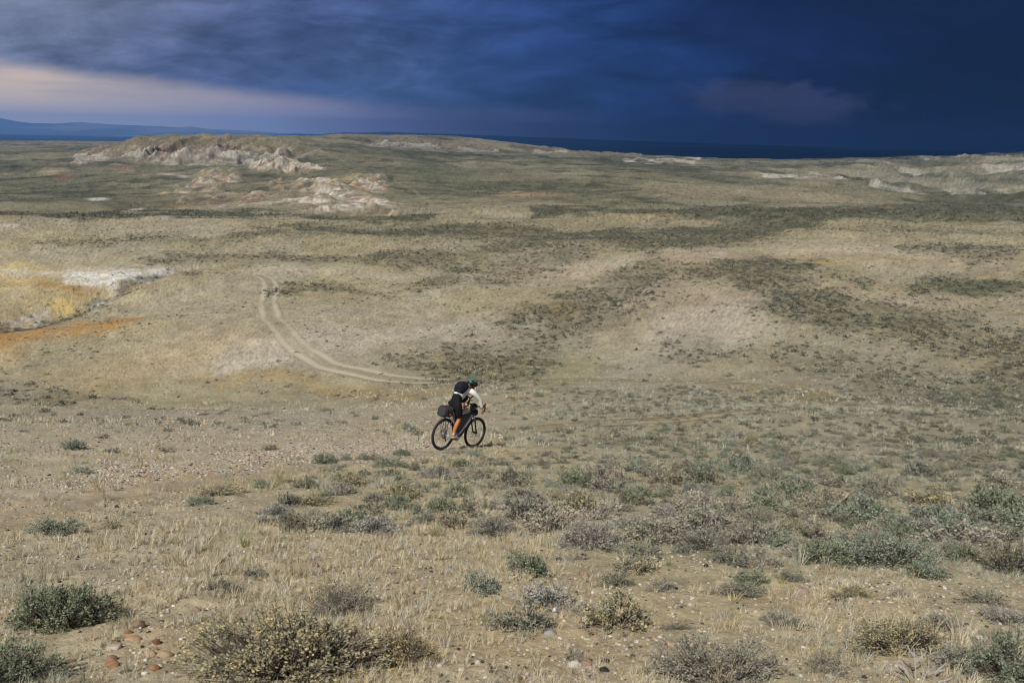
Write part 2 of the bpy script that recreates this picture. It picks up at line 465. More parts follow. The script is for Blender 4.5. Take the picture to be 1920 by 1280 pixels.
# ---- vegetation cover (where the sagebrush grows thick)
veg = allmax(
    stroke([(740, 690), (900, 690), (1050, 690)], [12, 26, 12], 0.7) * 0.75,
    stroke([(820, 660), (980, 640), (1120, 605), (1190, 570)], [20, 34, 36, 30], 0.6) * 0.62,
    stroke([(1000, 610), (1120, 570), (1230, 520), (1220, 480)], [40, 38, 32, 20], 0.5) * 0.85,
    stroke([(1230, 505), (1330, 515), (1420, 500), (1560, 503)], [16, 18, 16, 9], 0.5) * 1.0,
    stroke([(1400, 505), (1440, 550), (1560, 590), (1700, 615)], [22, 40, 42, 36], 0.5) * 0.95,
    stroke([(1500, 560), (1650, 600), (1800, 640), (2000, 700)], [30, 46, 55, 60], 0.6) * 0.72,
    stroke([(1250, 655), (1400, 660), (1600, 690), (1900, 760)], [14, 24, 36, 50], 0.7) * 0.6,
    stroke([(1740, 540), (1830, 533), (1960, 540)], [18, 22, 26], 0.5) * 1.0,
    stroke([(1560, 523), (1640, 525)], [9, 8], 0.6) * 0.8,
    stroke([(500, 538), (700, 545), (860, 530), (1000, 520)], [7, 10, 9, 8], 0.7) * 0.7,
    stroke([(280, 490), (420, 482), (560, 478), (760, 482), (940, 500), (1100, 480)], [7, 10, 12, 16, 26, 16], 0.6) * 0.7,
    stroke([(60, 455), (200, 452), (380, 452)], [3, 5, 6], 0.7) * 0.5,
    stroke([(260, 447), (420, 440), (640, 440)], [8, 7, 8], 0.6) * 0.6,
    stroke([(540, 425), (800, 432), (1000, 440), (1240, 450), (1400, 425), (1560, 410)], [5, 12, 18, 20, 22, 12], 0.5) * 0.95,
    stroke([(900, 470), (1080, 455), (1200, 465)], [12, 16, 16], 0.6) * 0.75,
    stroke([(-40, 408), (200, 404), (500, 403), (800, 404)], [4, 5, 6, 5], 0.6) * 1.0,
    stroke([(1000, 395), (1200, 398), (1400, 400), (1640, 398), (1960, 402)], [7, 10, 13, 12, 10], 0.6) * 0.9,
    stroke([(1500, 440), (1700, 430), (1960, 440)], [5, 8, 8], 0.7) * 0.5,
    stroke([(1700, 460), (1900, 480)], [7, 12], 0.6) * 0.8,
    stroke([(900, 345), (1040, 350), (1180, 372), (1360, 385), (1600, 396)], [6, 10, 8, 6, 5], 0.6) * 0.75,
    stroke([(780, 335), (900, 352), (1060, 372), (1200, 392)], [8, 12, 10, 8], 0.6) * 0.55,
    stroke([(640, 315), (800, 330), (960, 320)], [6, 10, 8], 0.7) * 0.55,
    stroke([(-40, 345), (200, 345), (330, 330)], [9, 10, 5], 0.7) * 0.55,
    stroke([(-40, 372), (160, 376), (330, 388)], [6, 6, 5], 0.7) * 0.6,
    stroke([(-40, 320), (140, 308), (330, 312), (480, 312)], [8, 7, 4, 2], 0.5) * 0.85,
    stroke([(-40, 290), (120, 283), (190, 275)], [5, 4, 3], 0.5) * 0.85,
    stroke([(600, 283), (760, 288), (900, 294), (1100, 300), (1260, 320), (1340, 318)], [3, 5, 5, 4, 6, 4], 0.5) * 0.9,
    stroke([(1380, 315), (1500, 312), (1640, 312)], [4, 5, 4], 0.5) * 0.9,
    stroke([(1560, 335), (1640, 345), (1760, 380), (1960, 400)], [4, 8, 8, 8], 0.5) * 0.9,
    stroke([(1640, 330), (1760, 330), (1960, 335)], [3, 6, 6], 0.6) * 0.7,
    stroke([(1840, 352), (1900, 345), (1960, 350)], [8, 8, 8], 0.6) * 0.6,
    stroke([(430, 365), (520, 355), (620, 362)], [5, 4, 3], 0.6) * 0.8,
    gully * 0.55,
    stroke([(-60, 728), (100, 745), (260, 752)], [14, 8, 4], 0.7) * 0.7,
    stroke([(560, 742), (700, 738), (800, 728)], [5, 6, 6], 0.7) * 0.4,
    stroke([(-60, 700), (60, 690), (160, 660)], [12, 8, 5], 0.7) * 0.4,
    stroke([(1700, 860), (1900, 840), (2000, 830)], [50, 60, 60], 0.8) * 0.25,
)
vn = fbm(UGm * 17, LRm * 8, 51, 5)
tilt = LRm + 0.55 * UGm * np.sign(UGm + 0.15)
st1 = ridged(UGm * 5 + 3, tilt * 12, 52, 5); st2 = fbm(UGm * 22, tilt * 46, 53, 4)
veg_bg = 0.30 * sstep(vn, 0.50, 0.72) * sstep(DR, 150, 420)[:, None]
veg_bg = np.maximum(veg_bg, 0.85 * sstep(st1 * .6 + st2 * .5, 0.47, 0.66) * sstep(DR, 300, 620)[:, None])  # far brush streaks, made heavier so the colour carries cloud shade too
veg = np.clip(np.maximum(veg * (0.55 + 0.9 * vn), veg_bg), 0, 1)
def boxblur(A, ky, kx):
    for ax, k in ((0, ky), (1, kx)):
        P = np.pad(A, [(k, k) if a == ax else (0, 0) for a in (0, 1)], mode='edge')
        C = np.cumsum(P, axis=ax); n = A.shape[ax]
        A = (np.take(C, np.arange(2 * k, 2 * k + n), axis=ax) - np.take(C, np.arange(0, n), axis=ax)) / (2 * k)
    return A


halo = boxblur(boxblur(veg, 9, 26), 9, 26)
veg = np.clip(np.maximum(veg * 1.0, halo * (.20 + .85 * vn)), 0, 1)
veg *= 1 - 0.8 * np.maximum(mesa, bad)

# ---- bare-soil colours
TAN = (.262, .231, .154); GRASS = (.287, .254, .164); GREY = (.272, .250, .194); SAGE = (.052, .057, .037)
c = np.zeros(X.shape + (3,)) + np.array(TAN)
nlow = fbm(X / 6, Y / 11, 61, 4)
nmid = fbm(UGm * 15 + 8, LRm * 9, 62, 5)
c = mixc(c, GRASS, sstep(nmid, .40, .62) * 0.8)
c = mixc(c, GREY, sstep(fbm(X / 14, Y / 26, 63, 3), .46, .62) * 0.55)
# far olive wash: grass and brush blended, darkened to stand for cloud shade
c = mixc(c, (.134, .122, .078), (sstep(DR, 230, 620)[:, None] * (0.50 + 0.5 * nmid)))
# grey gravelly mounds
gm = allmax(blob(520, 655, 270, 36, -6, 0.6) * 0.8, blob(820, 620, 200, 24, 0, 0.7) * 0.55, blob(1330, 620, 150, 50, -20, 0.6) * .8, blob(1300, 480, 90, 22, 0, .6) * .8, blob(1600, 548, 170, 14, 4, .6) * .7, blob(1080, 508, 150, 12, -6, .6) * .7, blob(700, 515, 240, 8, 0, .6) * .5, blob(1650, 470, 240, 12, 0, .7) * .5, blob(640, 800, 800, 36, -4, .7) * .35)
c = mixc(c, (.345, .312, .255), gm)
c = mixc(c, (.30, .225, .110), allmax(blob(300, 680, 200, 30, -15, .7) * .5, blob(640, 725, 320, 14, 5, .7) * .7, blob(1500, 745, 130, 17, 8, .6) * .85, blob(1030, 582, 50, 12, 0, .8) * .6))
c = mixc(c, (.23, .225, .085), allmax(blob(1900, 760, 70, 30, 20, .8) * .5, blob(980, 690, 140, 20, 0, .8) * .35, blob(1500, 745, 60, 8, 8, .8) * .5))
# white, yellow and orange clay on the left
pat = sstep(fbm(UGm * 70, LRm * 60, 55, 5), .30, .62)
c = mixc(c, (.335, .268, .140), .8 * blob(85, 532, 140, 34, 0, .9) * (.60 + .40 * pat))
c = mixc(c, (.44, .335, .13), (.5 + .5 * pat) * allmax(blob(110, 561, 34, 6, -8, .5), blob(30, 525, 40, 12, 0, .7) * .7, blob(40, 500, 60, 10, 0, .8) * .5))
c = mixc(c, (.27, .16, .06), blob(120, 532, 42, 8, 5, .7) * .7)
wh = allmax(stroke([(140, 514), (215, 520), (320, 509)], [13, 15, 5], .95), stroke([(160, 558), (210, 540), (310, 518)], [4, 4, 3], .8), stroke([(-10, 592), (40, 578), (70, 574)], 4, .5), blob(70, 508, 70, 7, 0, .7) * .5)
c = mixc(c, (.52, .52, .50), wh * (.38 + .50 * sstep(fbm(UGm * 90 + 5, LRm * 70, 56, 4), .30, .58)))
c = mixc(c, (.305, .180, .068), stroke([(-60, 636), (40, 624), (130, 611), (260, 605)], [40, 34, 20, 9], .9) * (.70 + .30 * pat))
c = mixc(c, (.13, .112, .09), gully * (.20 + .40 * pat))
# vegetation tint (the shrubs themselves stand on it nearer the camera)
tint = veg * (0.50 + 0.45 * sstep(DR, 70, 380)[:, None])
fine = fbm(UGm * 90, LRm * 50, 66, 4)
tint = np.clip(tint * (0.45 + 1.1 * fine), 0, 1)
sagec = np.array(SAGE) * (0.8 + 0.5 * fbm(X / 60, Y / 120, 67, 3)[..., None])
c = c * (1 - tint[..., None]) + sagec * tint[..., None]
# green, fresher sagebrush in the far draws
c = mixc(c, (.075, .098, .050), allmax(blob(1850, 535, 80, 18, 0, .6) * .5, blob(1300, 505, 60, 10, 0, .7) * .2, blob(850, 335, 90, 14, 10, .8) * .35))
# mesa strata
t = np.clip((PY - 254) / 56.0, 0, 1)
cone = np.abs(((gx / 42 + 0.35 * vnoise(gx / 70, Y * 0 + 2, 71)) % 1.0) * 2 - 1)
cone_h = 0.30 + 0.35 * hash2(np.floor(gx / 42 + 0.35 * vnoise(gx / 70, Y * 0 + 2, 71)), np.zeros(X.shape), 9)
whiteband = sstep(t + 0.10 * (fbm(X / 8, Z / 4, 72, 3) - .5), cone_h + cone * 0.33, cone_h + cone * 0.33 + 0.06)
strata = fbm(X / 120, Z / 2.2, 73, 3)
mc = np.zeros_like(c) + np.array((.150, .126, .075))
mc = mixc(mc, (.215, .182, .108), sstep(gul, .45, .75) * .7)
mc = mixc(mc, (.145, .108, .078), sstep(fbm(X / 45, Z / 9, 74, 3), .46, .58) * sstep(t, .12, .3) * .85)
mc = mixc(mc, (.32, .295, .255), whiteband * (0.48 + .42 * sstep(strata, .40, .58)))
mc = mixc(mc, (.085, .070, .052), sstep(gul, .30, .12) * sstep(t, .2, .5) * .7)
mc = mixc(mc, (.27, .235, .175), sstep(fbm(X / 9, Z / 5, 75, 3), .60, .68) * .6)
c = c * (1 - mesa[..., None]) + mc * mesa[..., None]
conem = sstep(cones + 2.5 * (fbm(X / 7, Y / 12, 57, 3) - .5), 2.5, 6.0)
c = mixc(c, (.105, .088, .062), sstep(cones, .05, 1.0) * (1 - conem) * .7)
c = mixc(c, (.31, .29, .25), conem * (.55 + .45 * sstep(fbm(X / 70, Z / 1.4, 77, 3), .40, .58)))
c = mixc(c, (.17, .125, .09), conem * sstep(fbm(X / 60 + 4, Z / 5, 78, 3), .56, .66) * .7)
m2 = np.zeros_like(c) + np.array((.140, .115, .078))
m2 = mixc(m2, (.265, .245, .21), sstep(allmax(stroke([(690, 274), (760, 272), (830, 280)], 5, .6), stroke([(860, 283), (930, 283)], 3, .6), stroke([(1000, 285), (1060, 287)], 2.2, .6)) + .7 * (fbm(X / 12, Z / 6, 76, 3) - .5), .35, .6))
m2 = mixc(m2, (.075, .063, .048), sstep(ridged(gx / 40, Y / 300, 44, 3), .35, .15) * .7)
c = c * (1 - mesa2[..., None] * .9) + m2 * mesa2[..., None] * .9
rhp = 1.7 * rh * sstep(fbm(X / 55, Z / 7.0, 79, 4) + .25 * (ridged(X / 90 + Y / 200, Y / 160, 46, 4) - .45), .50, .64) * (DR > 850)[:, None]
c = mixc(c, (.30, .275, .225), np.clip(rhp, 0, 1) * .28)
c = mixc(c, (.215, .190, .125), spur * .5)
# painted badlands
bn1 = fbm(X / 14, Y / 28, 81, 3); bn2 = fbm(X / 22 + 9, Y / 40, 82, 3)
zs = fbm(X / 90, Z / 1.6, 86, 3)
bc = np.zeros_like(c) + np.array((.175, .150, .095))
bare_ = sstep(bump + .5 * (bn1 - .5) + .5 * (rill - .45), .22, .60)
bc = mixc(bc, (.27, .232, .172), .3 + .7 * bare_)
bc = mixc(bc, (.43, .395, .335), (.3 + .7 * bare_) * sstep(zs + .35 * (bn1 - .5), .44, .56))
bc = mixc(bc, (.28, .195, .145), bare_ * sstep(bn2, .56, .70) * .35)
bc = mixc(bc, (.38, .29, .12), bare_ * sstep(fbm(X / 10, Y / 22, 83, 3), .56, .66) * allmax(blob(690, 350, 80, 22, 0, .6), blob(600, 368, 40, 8, 0, .6), blob(760, 384, 60, 8, 0, .7), 0.2 * np.ones_like(bn1)))
bc = mixc(bc, (.19, .10, .065), sstep(fbm(X / 9 + 5, Y / 15, 84, 3), .62, .70) * .6)
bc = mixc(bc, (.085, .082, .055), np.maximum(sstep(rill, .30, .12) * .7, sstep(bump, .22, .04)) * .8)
bc = mixc(bc, (.44, .43, .41), allmax(blob(690, 388, 46, 5, 0, .6), blob(640, 398, 30, 4, 0, .6), blob(725, 386, 30, 4, 12, .6)) * bare_ * .45)
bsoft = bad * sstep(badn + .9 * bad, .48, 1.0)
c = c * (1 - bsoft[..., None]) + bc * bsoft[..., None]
c = mixc(c, (.36, .335, .29), np.clip(badw * sstep(fbm(X / 20, Y / 60, 85, 3), .42, .6), 0, 1) * .85)
for (bx_, by_, rx_, ry_, cc, am) in [(185, 374, 18, 2.2, (.60, .58, .53), 1), (100, 324, 26, 5, (.42, .37, .26), .9), (118, 331, 18, 4, (.22, .12, .08), .8), (335, 328, 26, 2.5, (.18, .09, .065), .9), (320, 325, 20, 2, (.52, .48, .42), .8), (345, 333, 14, 3, (.50, .46, .40), .8),
                                     (308, 365, 10, 2, (.52, .44, .28), .9), (235, 317, 20, 4, (.27, .17, .12), .7), (225, 311, 18, 2.5, (.48, .44, .38), .7), (255, 390, 16, 3, (.52, .50, .46), .8), (330, 388, 40, 3, (.28, .14, .065), .7), (40, 402, 60, 1.6, (.42, .30, .19), .6), (190, 400, 90, 1.5, (.40, .30, .19), .6),
                                     (20, 424, 30, 4, (.52, .48, .42), .8), (1545, 492, 30, 4, (.48, .36, .14), .8), (1845, 490, 60, 7, (.42, .35, .26), .7), (1840, 515, 18, 3, (.46, .33, .12), .8), (985, 366, 60, 3, (.40, .27, .16), .8), (955, 361, 20, 1.6, (.50, .44, .33), .8), (1210, 406, 60, 4, (.40, .31, .19), .8), (1200, 395, 40, 2.5, (.36, .24, .14), .5),
                                     (1290, 488, 70, 22, (.37, .29, .19), .8), (1050, 510, 120, 12, (.375, .30, .20), .75), (1250, 570, 130, 40, (.36, .30, .225), .75), (1560, 545, 120, 14, (.385, .315, .20), .7), (1650, 480, 200, 8, (.38, .31, .20), .7), (1180, 455, 60, 4, (.38, .30, .19), .6), (1235, 436, 46, 5, (.37, .29, .19), .0)]:
    c = mixc(c, np.array(cc) * .74, blob(bx_, by_, rx_, ry_, 0, .8, False if ry_ < 6 else True) * am * (.45 + .55 * pat))
# the near gravelly track across the slope
rocky = stroke([(-80, 950), (0, 935), (180, 905), (420, 872), (640, 850), (860, 838)], [34, 28, 26, 22, 18, 8], .6)
c = mixc(c, (.285, .258, .212), rocky * .6)
dirt = allmax(stroke([(-80, 1010), (60, 965), (240, 925), (420, 905), (600, 880)], [20, 20, 15, 13, 8], .6) * .8, blob(1020, 1190, 200, 70, 0, .6) * .6, blob(1560, 1130, 160, 26, 0, .6) * .4, blob(280, 1215, 70, 40, 0, .6) * .6)
c = mixc(c, (.300, .235, .142), dirt * .8)
rb = sstep(PX, 860, 1200) * sstep(PY, 700, 800) * (1 - sstep(PY, 1040, 1120))
c = mixc(c, (.195, .192, .138), rb * (.25 + .5 * fbm(X / 2.2, Y / 3.0, 89, 4)))
c *= (0.74 + 0.52 * fbm(UGm * 50 + 3, LRm * 30, 90, 4))[..., None]
c *= (1 + (.55 * (hash2(np.arange(NR)[:, None] * np.ones((1, NU)), np.arange(NU)[None, :] * np.ones((NR, 1)), 4) - .5) + .22 * (fbm(UGm * 230, LRm * 150, 92, 2) - .5)) * sstep(DR, 30, 80)[:, None])[..., None]
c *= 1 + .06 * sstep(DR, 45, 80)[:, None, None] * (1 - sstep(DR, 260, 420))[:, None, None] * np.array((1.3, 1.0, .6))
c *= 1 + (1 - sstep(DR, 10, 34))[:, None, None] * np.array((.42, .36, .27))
c = np.clip(c, 0.01, 0.8)


# ------------------------------------------------------------------ mesh / material helpers
def new_mesh(name, verts, faces, colors=None, mat=None, smooth=False, extra=None):
    me = bpy.data.meshes.new(name)
    verts = np.ascontiguousarray(verts, dtype=np.float32).reshape(-1, 3)
    faces = np.ascontiguousarray(faces, dtype=np.int32)
    nf, k = faces.shape
    me.vertices.add(len(verts)); me.vertices.foreach_set('co', verts.ravel())
    me.loops.add(nf * k); me.loops.foreach_set('vertex_index', faces.ravel())
    me.polygons.add(nf)
    me.polygons.foreach_set('loop_start', np.arange(0, nf * k, k, dtype=np.int32))
    me.polygons.foreach_set('loop_total', np.full(nf, k, dtype=np.int32))
    me.polygons.foreach_set('use_smooth', np.full(nf, smooth, dtype=bool))
    if colors is not None:
        a = me.color_attributes.new('col', 'FLOAT_COLOR', 'POINT')
        cc = np.ones((len(verts), 4), dtype=np.float32); cc[:, :3] = np.asarray(colors).reshape(-1, 3)
        a.data.foreach_set('color', cc.ravel())
    for kx, v in (extra or {}).items():
        a = me.attributes.new(kx, 'FLOAT', 'POINT')
        a.data.foreach_set('value', np.asarray(v, dtype=np.float32).ravel())
    me.update(calc_edges=True)
    if mat is not None:
        for mm in (mat if isinstance(mat, (list, tuple)) else [mat]):
            me.materials.append(mm)
    return me


def link(name, me, parent=None, loc=None, **props):
    o = bpy.data.objects.new(name, me)
    COL.objects.link(o)
    if parent is not None:
        o.parent = parent
    if loc is not None:
        o.location = loc
    for k, v in props.items():
        o[k] = v
    return o


def principled(name):
    m = bpy.data.materials.new(name)
    m.use_nodes = True
    t = NT(m.node_tree)
    return m, t, t.n['Principled BSDF']


def mat_plain(name, col, rough=0.6, metal=0.0, spec=0.4, var=0.12, scale=30.0):
    m, t, b = principled(name)
    tcn = t.n.new('ShaderNodeTexCoord')
    nz = t.noise(tcn.outputs['Object'], scale, 3)
    f = t.m('ADD', 1 - var, t.m('MULTIPLY', nz, 2 * var))
    t.put(b.inputs['Base Color'], t.mix(1.0, (*col, 1), t.xyz(f, f, f), 'MULTIPLY'))
    b.inputs['Roughness'].default_value = rough
    b.inputs['Metallic'].default_value = metal
    b.inputs['Specular IOR Level'].default_value = spec
    return m


def mat_attr(name, rough=0.9, spec=0.15, trans=0.0, var=0.0, scale=60.0):
    m, t, b = principled(name)
    a = t.n.new('ShaderNodeAttribute'); a.attribute_name = 'col'
    colr = a.outputs['Color']
    if var:
        oi = t.n.new('ShaderNodeObjectInfo')
        f = t.m('ADD', 1 - var, t.m('MULTIPLY', oi.outputs['Random'], 2 * var))
        colr = t.mix(1.0, colr, t.xyz(f, f, t.m('MULTIPLY', f, f)), 'MULTIPLY')
    t.put(b.inputs['Base Color'], colr)
    b.inputs['Roughness'].default_value = rough
    b.inputs['Specular IOR Level'].default_value = spec
    if trans:
        tr = t.n.new('ShaderNodeBsdfTranslucent'); t.put(tr.inputs['Color'], colr)
        mxs = t.n.new('ShaderNodeMixShader'); mxs.inputs[0].default_value = trans
        t.l.new(b.outputs[0], mxs.inputs[1]); t.l.new(tr.outputs[0], mxs.inputs[2])
        t.l.new(mxs.outputs[0], t.n['Material Output'].inputs['Surface'])
    return m


# ground material: soil colour + pebbles, grit and bump at several scales
def ground_material():
    m, t, b = principled('ground_soil')
    a = t.n.new('ShaderNodeAttribute'); a.attribute_name = 'col'
    tcn = t.n.new('ShaderNodeTexCoord')
    P = tcn.outputs['Object']
    n_a = t.noise(P, 0.9, 6, 0.65)
    n_b = t.noise(P, 14.0, 5, 0.7)
    n_c = t.noise(P, 0.11, 5, 0.6)
    f = t.m('ADD', 0.48, t.m('ADD', t.m('MULTIPLY', n_a, 0.42), t.m('ADD', t.m('MULTIPLY', n_b, 0.42), t.m('MULTIPLY', n_c, 0.22))))
    col = t.mix(1.0, a.outputs['Color'], t.xyz(f, f, f), 'MULTIPLY')
    geo = t.n.new('ShaderNodeNewGeometry')
    sp = t.n.new('ShaderNodeSeparateXYZ'); t.l.new(P, sp.inputs[0])
    near = t.ss(sp.outputs[1], 70.0, 25.0)
    for scale, lo, amt in ((26.0, .30, .75), (60.0, .25, .65)):
        v = t.n.new('ShaderNodeTexVoronoi'); v.feature = 'F1'
        t.l.new(P, v.inputs['Vector']); v.inputs['Scale'].default_value = scale
        shape = t.ss(v.outputs['Distance'], 0.48, 0.30)
        cs = t.n.new('ShaderNodeSeparateColor'); t.l.new(v.outputs['Color'], cs.inputs[0])
        keep = t.m('GREATER_THAN', cs.outputs[0], 1 - lo)
        pc = t.ramp(cs.outputs[1], [(0.0, (.05, .045, .045)), (0.14, (.18, .12, .085)), (0.4, (.36, .28, .19)), (0.75, (.46, .42, .35)), (1.0, (.60, .57, .52))])
        col = t.mix(t.m('MULTIPLY', t.m('MULTIPLY', t.m('MULTIPLY', shape, keep), amt), near), col, pc)
    for scale, lo, amt, dark in ((1.5, .55, .70, (.105, .105, .07)), (4.2, .50, .80, (.12, .11, .08)), (0.55, .40, .35, (.12, .118, .08))):
        v = t.n.new('ShaderNodeTexVoronoi'); v.feature = 'F1'
        t.l.new(P, v.inputs['Vector']); v.inputs['Scale'].default_value = scale
        cs = t.n.new('ShaderNodeSeparateColor'); t.l.new(v.outputs['Color'], cs.inputs[0])
        wob = t.m('MULTIPLY', t.noise(P, scale * 3.0, 3, .6), .35)
        shape = t.ss(t.m('ADD', v.outputs['Distance'], wob), t.m('ADD', .30, t.m('MULTIPLY', cs.outputs[1], .22)), .16)
        keep = t.m('GREATER_THAN', cs.outputs[0], 1 - lo)
        rng = t.ss(sp.outputs[1], 14.0, 45.0)
        clumpy = t.m('ADD', .35, t.m('MULTIPLY', .65, t.ss(t.noise(P, scale * .12, 4, .6), .40, .60)))
        col = t.mix(t.m('MULTIPLY', t.m('MULTIPLY', t.m('MULTIPLY', shape, keep), amt), t.m('MULTIPLY', rng, clumpy)), col, (*dark, 1))
    t.put(b.inputs['Base Color'], col)
    b.inputs['Roughness'].default_value = 0.95
    b.inputs['Specular IOR Level'].default_value = 0.1
    bp = t.n.new('ShaderNodeBump'); bp.inputs['Distance'].default_value = 0.05; t.put(bp.inputs['Strength'], t.m('MULTIPLY', t.ss(sp.outputs[1], 80.0, 12.0), .6))
    t.put(bp.inputs['Height'], t.m('ADD', t.noise(P, 9.0, 6, 0.7), t.m('MULTIPLY', t.noise(P, 0.5, 5, 0.65), 2.0)))
    t.l.new(bp.outputs[0], b.inputs['Normal'])
    return m


M_GROUND = ground_material()
idx = np.arange(NR * NU).reshape(NR, NU)
jsplit = int(np.searchsorted(DR, 280))
V3 = np.stack([X, Y, Z], -1)


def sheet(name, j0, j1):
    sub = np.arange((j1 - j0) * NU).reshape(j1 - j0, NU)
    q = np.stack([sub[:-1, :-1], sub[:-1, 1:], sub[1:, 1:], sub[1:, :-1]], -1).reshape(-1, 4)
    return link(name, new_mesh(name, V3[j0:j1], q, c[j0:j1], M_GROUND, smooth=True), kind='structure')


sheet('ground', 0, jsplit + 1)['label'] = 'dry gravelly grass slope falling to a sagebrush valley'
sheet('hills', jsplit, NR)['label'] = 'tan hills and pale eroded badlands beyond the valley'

# ------------------------------------------------------------------ far plain and mountains
LOWZ = -140.0


def far_sheet(name, us, ds, zfun, col_fun, mat, **kw):
    uu, dd = np.meshgrid(us, ds)
    xx = uu * dd
    zz = zfun(uu, dd)
    sub = np.arange(uu.size).reshape(uu.shape)
    q = np.stack([sub[:-1, :-1], sub[:-1, 1:], sub[1:, 1:], sub[1:, :-1]], -1).reshape(-1, 4)
    return link(name, new_mesh(name, np.stack([xx, dd, zz], -1), q, col_fun(uu, dd, xx, zz), mat, smooth=True), **kw)


M_FAR = mat_attr('far_land', rough=0.95, spec=0.0)


def plain_col(uu, dd, xx, zz):
    n = fbm(xx / 2500, dd / 700, 101, 4)
    cc = np.zeros(uu.shape + (3,)) + np.array((.052, .058, .050))
    cc = mixc(cc, (.020, .024, .026), sstep(n, .42, .58))
    cc = mixc(cc, (.13, .12, .09), sstep(fbm(xx / 1200, dd / 260, 102, 4), .60, .70) * (1 - sstep(dd, 5500, 9000)))
    return cc


far_sheet('plain', np.linspace(-1.0, 1.0, 300), np.exp(np.linspace(math.log(4200), math.log(24500), 220)),
          lambda u, d: LOWZ + 2 + 14 * fbm(u * d / 1500, d / 900, 105, 4) * (1 - sstep(d, 12000, 22000)), plain_col, M_FAR, kind='structure')

SKY = np.array([(-400, 212), (-100, 215), (0, 222), (40, 229), (60, 231), (110, 232), (150, 229), (175, 231), (200, 233), (270, 236), (300, 237), (330, 239), (360, 237.5), (390, 242), (450, 244), (530, 250), (600, 252), (620, 250), (645, 248.5), (690, 249), (720, 247), (780, 250), (860, 252), (960, 256), (1100, 261), (1250, 266.5), (1400, 271.5), (1600, 278), (1900, 287)], float)
xs_ = np.linspace(-400, 1900, 900)
us_, ws_ = ray(xs_, np.interp(xs_, SKY[:, 0], SKY[:, 1]))
RIDGE_D = 21000.0


def mount_z(u, d):
    top = np.interp(u, us_, ws_) * RIDGE_D + EYE
    t = (d - 15500.0) / (RIDGE_D - 15500.0)
    rise = np.where(t < 1, np.clip(t, 0, 1) ** 1.25, np.clip(1 - (t - 1) * 1.5, 0, 1))
    n = ridged(u * d / 1400, d / 1900, 111, 5) - 0.5
    env = np.clip(rise * (1 - rise) * 4, 0, 1)
    hgt = np.maximum(top - LOWZ, 0)
    return LOWZ + hgt * (rise + 0.30 * n * env) + 6 * (fbm(u * 400, u * 0, 112, 3) - 0.5) * (rise > 0.9)


def mount_col(uu, dd, xx, zz):
    n = fbm(xx / 900, zz / 60, 115, 4)
    cc = np.zeros(uu.shape + (3,)) + np.array((.075, .080, .062))
    return mixc(cc, (.15, .13, .10), sstep(n, .45, .65))


far_sheet('mountains', np.linspace(-1.0, 0.62, 620), np.linspace(15500, 24400, 90), mount_z, mount_col, M_FAR, kind='structure')


# ------------------------------------------------------------------ unseen cloud slab, added above the view to shade the far plain and haze
cu, cvv = np.meshgrid(np.linspace(-18000, 34000, 130), np.linspace(-4500, 27000, 100))
cn = fbm(cu / 5200, cvv / 5200, 201, 4)
cedge = sstep(cu + 3000 * (cn - .5) * 2 + 0.22 * (cvv - 2000), -3300, -1500) * sstep(34000 - cu, 0, 3000) * sstep(cvv + 2000 * (cn - .5), -2600, -1400) * sstep(27000 - cvv, 0, 1500)
cz0 = 6300 - 260 * fbm(cu / 1500, cvv / 1500, 203, 4) * cedge
cz1 = 6300 + cedge * (900 + 1500 * fbm(cu / 3000, cvv / 3000, 205, 4))
sub = np.arange(cu.size).reshape(cu.shape)
qd = np.stack([sub[:-1, :-1], sub[:-1, 1:], sub[1:, 1:], sub[1:, :-1]], -1).reshape(-1, 4)
inside = cedge.ravel()[qd].max(1) > 0.02
qd = qd[inside]
cv_ = np.vstack([np.stack([cu, cvv, cz0], -1).reshape(-1, 3), np.stack([cu, cvv, cz1], -1).reshape(-1, 3)])
link('shade_cloud', new_mesh('shade_cloud', cv_, np.vstack([qd[:, ::-1], qd + cu.size]), np.full((len(cv_), 3), .30), M_FAR, smooth=True), kind='structure', label='unseen cloud slab added overhead to shade the far plain')

# ------------------------------------------------------------------ air between here and the mountains
bmh = bmesh.new()
bmesh.ops.create_cube(bmh, size=1.0)
for v in bmh.verts:
    v.co = Vector((v.co.x * 60000.0, (v.co.y + 0.5) * 25600.0 - 500.0, (v.co.z + 0.5) * 540.0 + LOWZ - 8.0))
meh = bpy.data.meshes.new('haze')
bmh.to_mesh(meh); bmh.free()
mh = bpy.data.materials.new('haze_air')
mh.use_nodes = True
th = NT(mh.node_tree); th.n.clear()
oh = th.n.new('ShaderNodeOutputMaterial')
pv = th.n.new('ShaderNodeVolumePrincipled')
pv.inputs['Color'].default_value = (0.15, 0.40, 1.0, 1)
pv.inputs['Density'].default_value = 5.4e-5
pv.inputs['Anisotropy'].default_value = 0.0
th.l.new(pv.outputs[0], oh.inputs['Volume'])
meh.materials.append(mh)
link('haze', meh, kind='stuff', label='pale blue air fading the far plain and mountains')

# ------------------------------------------------------------------ two-rut dirt track
def smooth_path(P, n):
    P = np.array(P, float)
    for _ in range(3):
        Q = np.empty((2 * len(P) - 2, P.shape[1]))
        Q[0::2] = .75 * P[:-1] + .25 * P[1:]; Q[1::2] = .25 * P[:-1] + .75 * P[1:]
        P = np.vstack([P[:1], Q, P[-1:]])
    s = np.concatenate([[0], np.cumsum(np.hypot(*np.diff(P, axis=0).T))])
    q = np.linspace(0, s[-1], n)
    return np.stack([np.interp(q, s, P[:, 0]), np.interp(q, s, P[:, 1])], -1), s[-1]


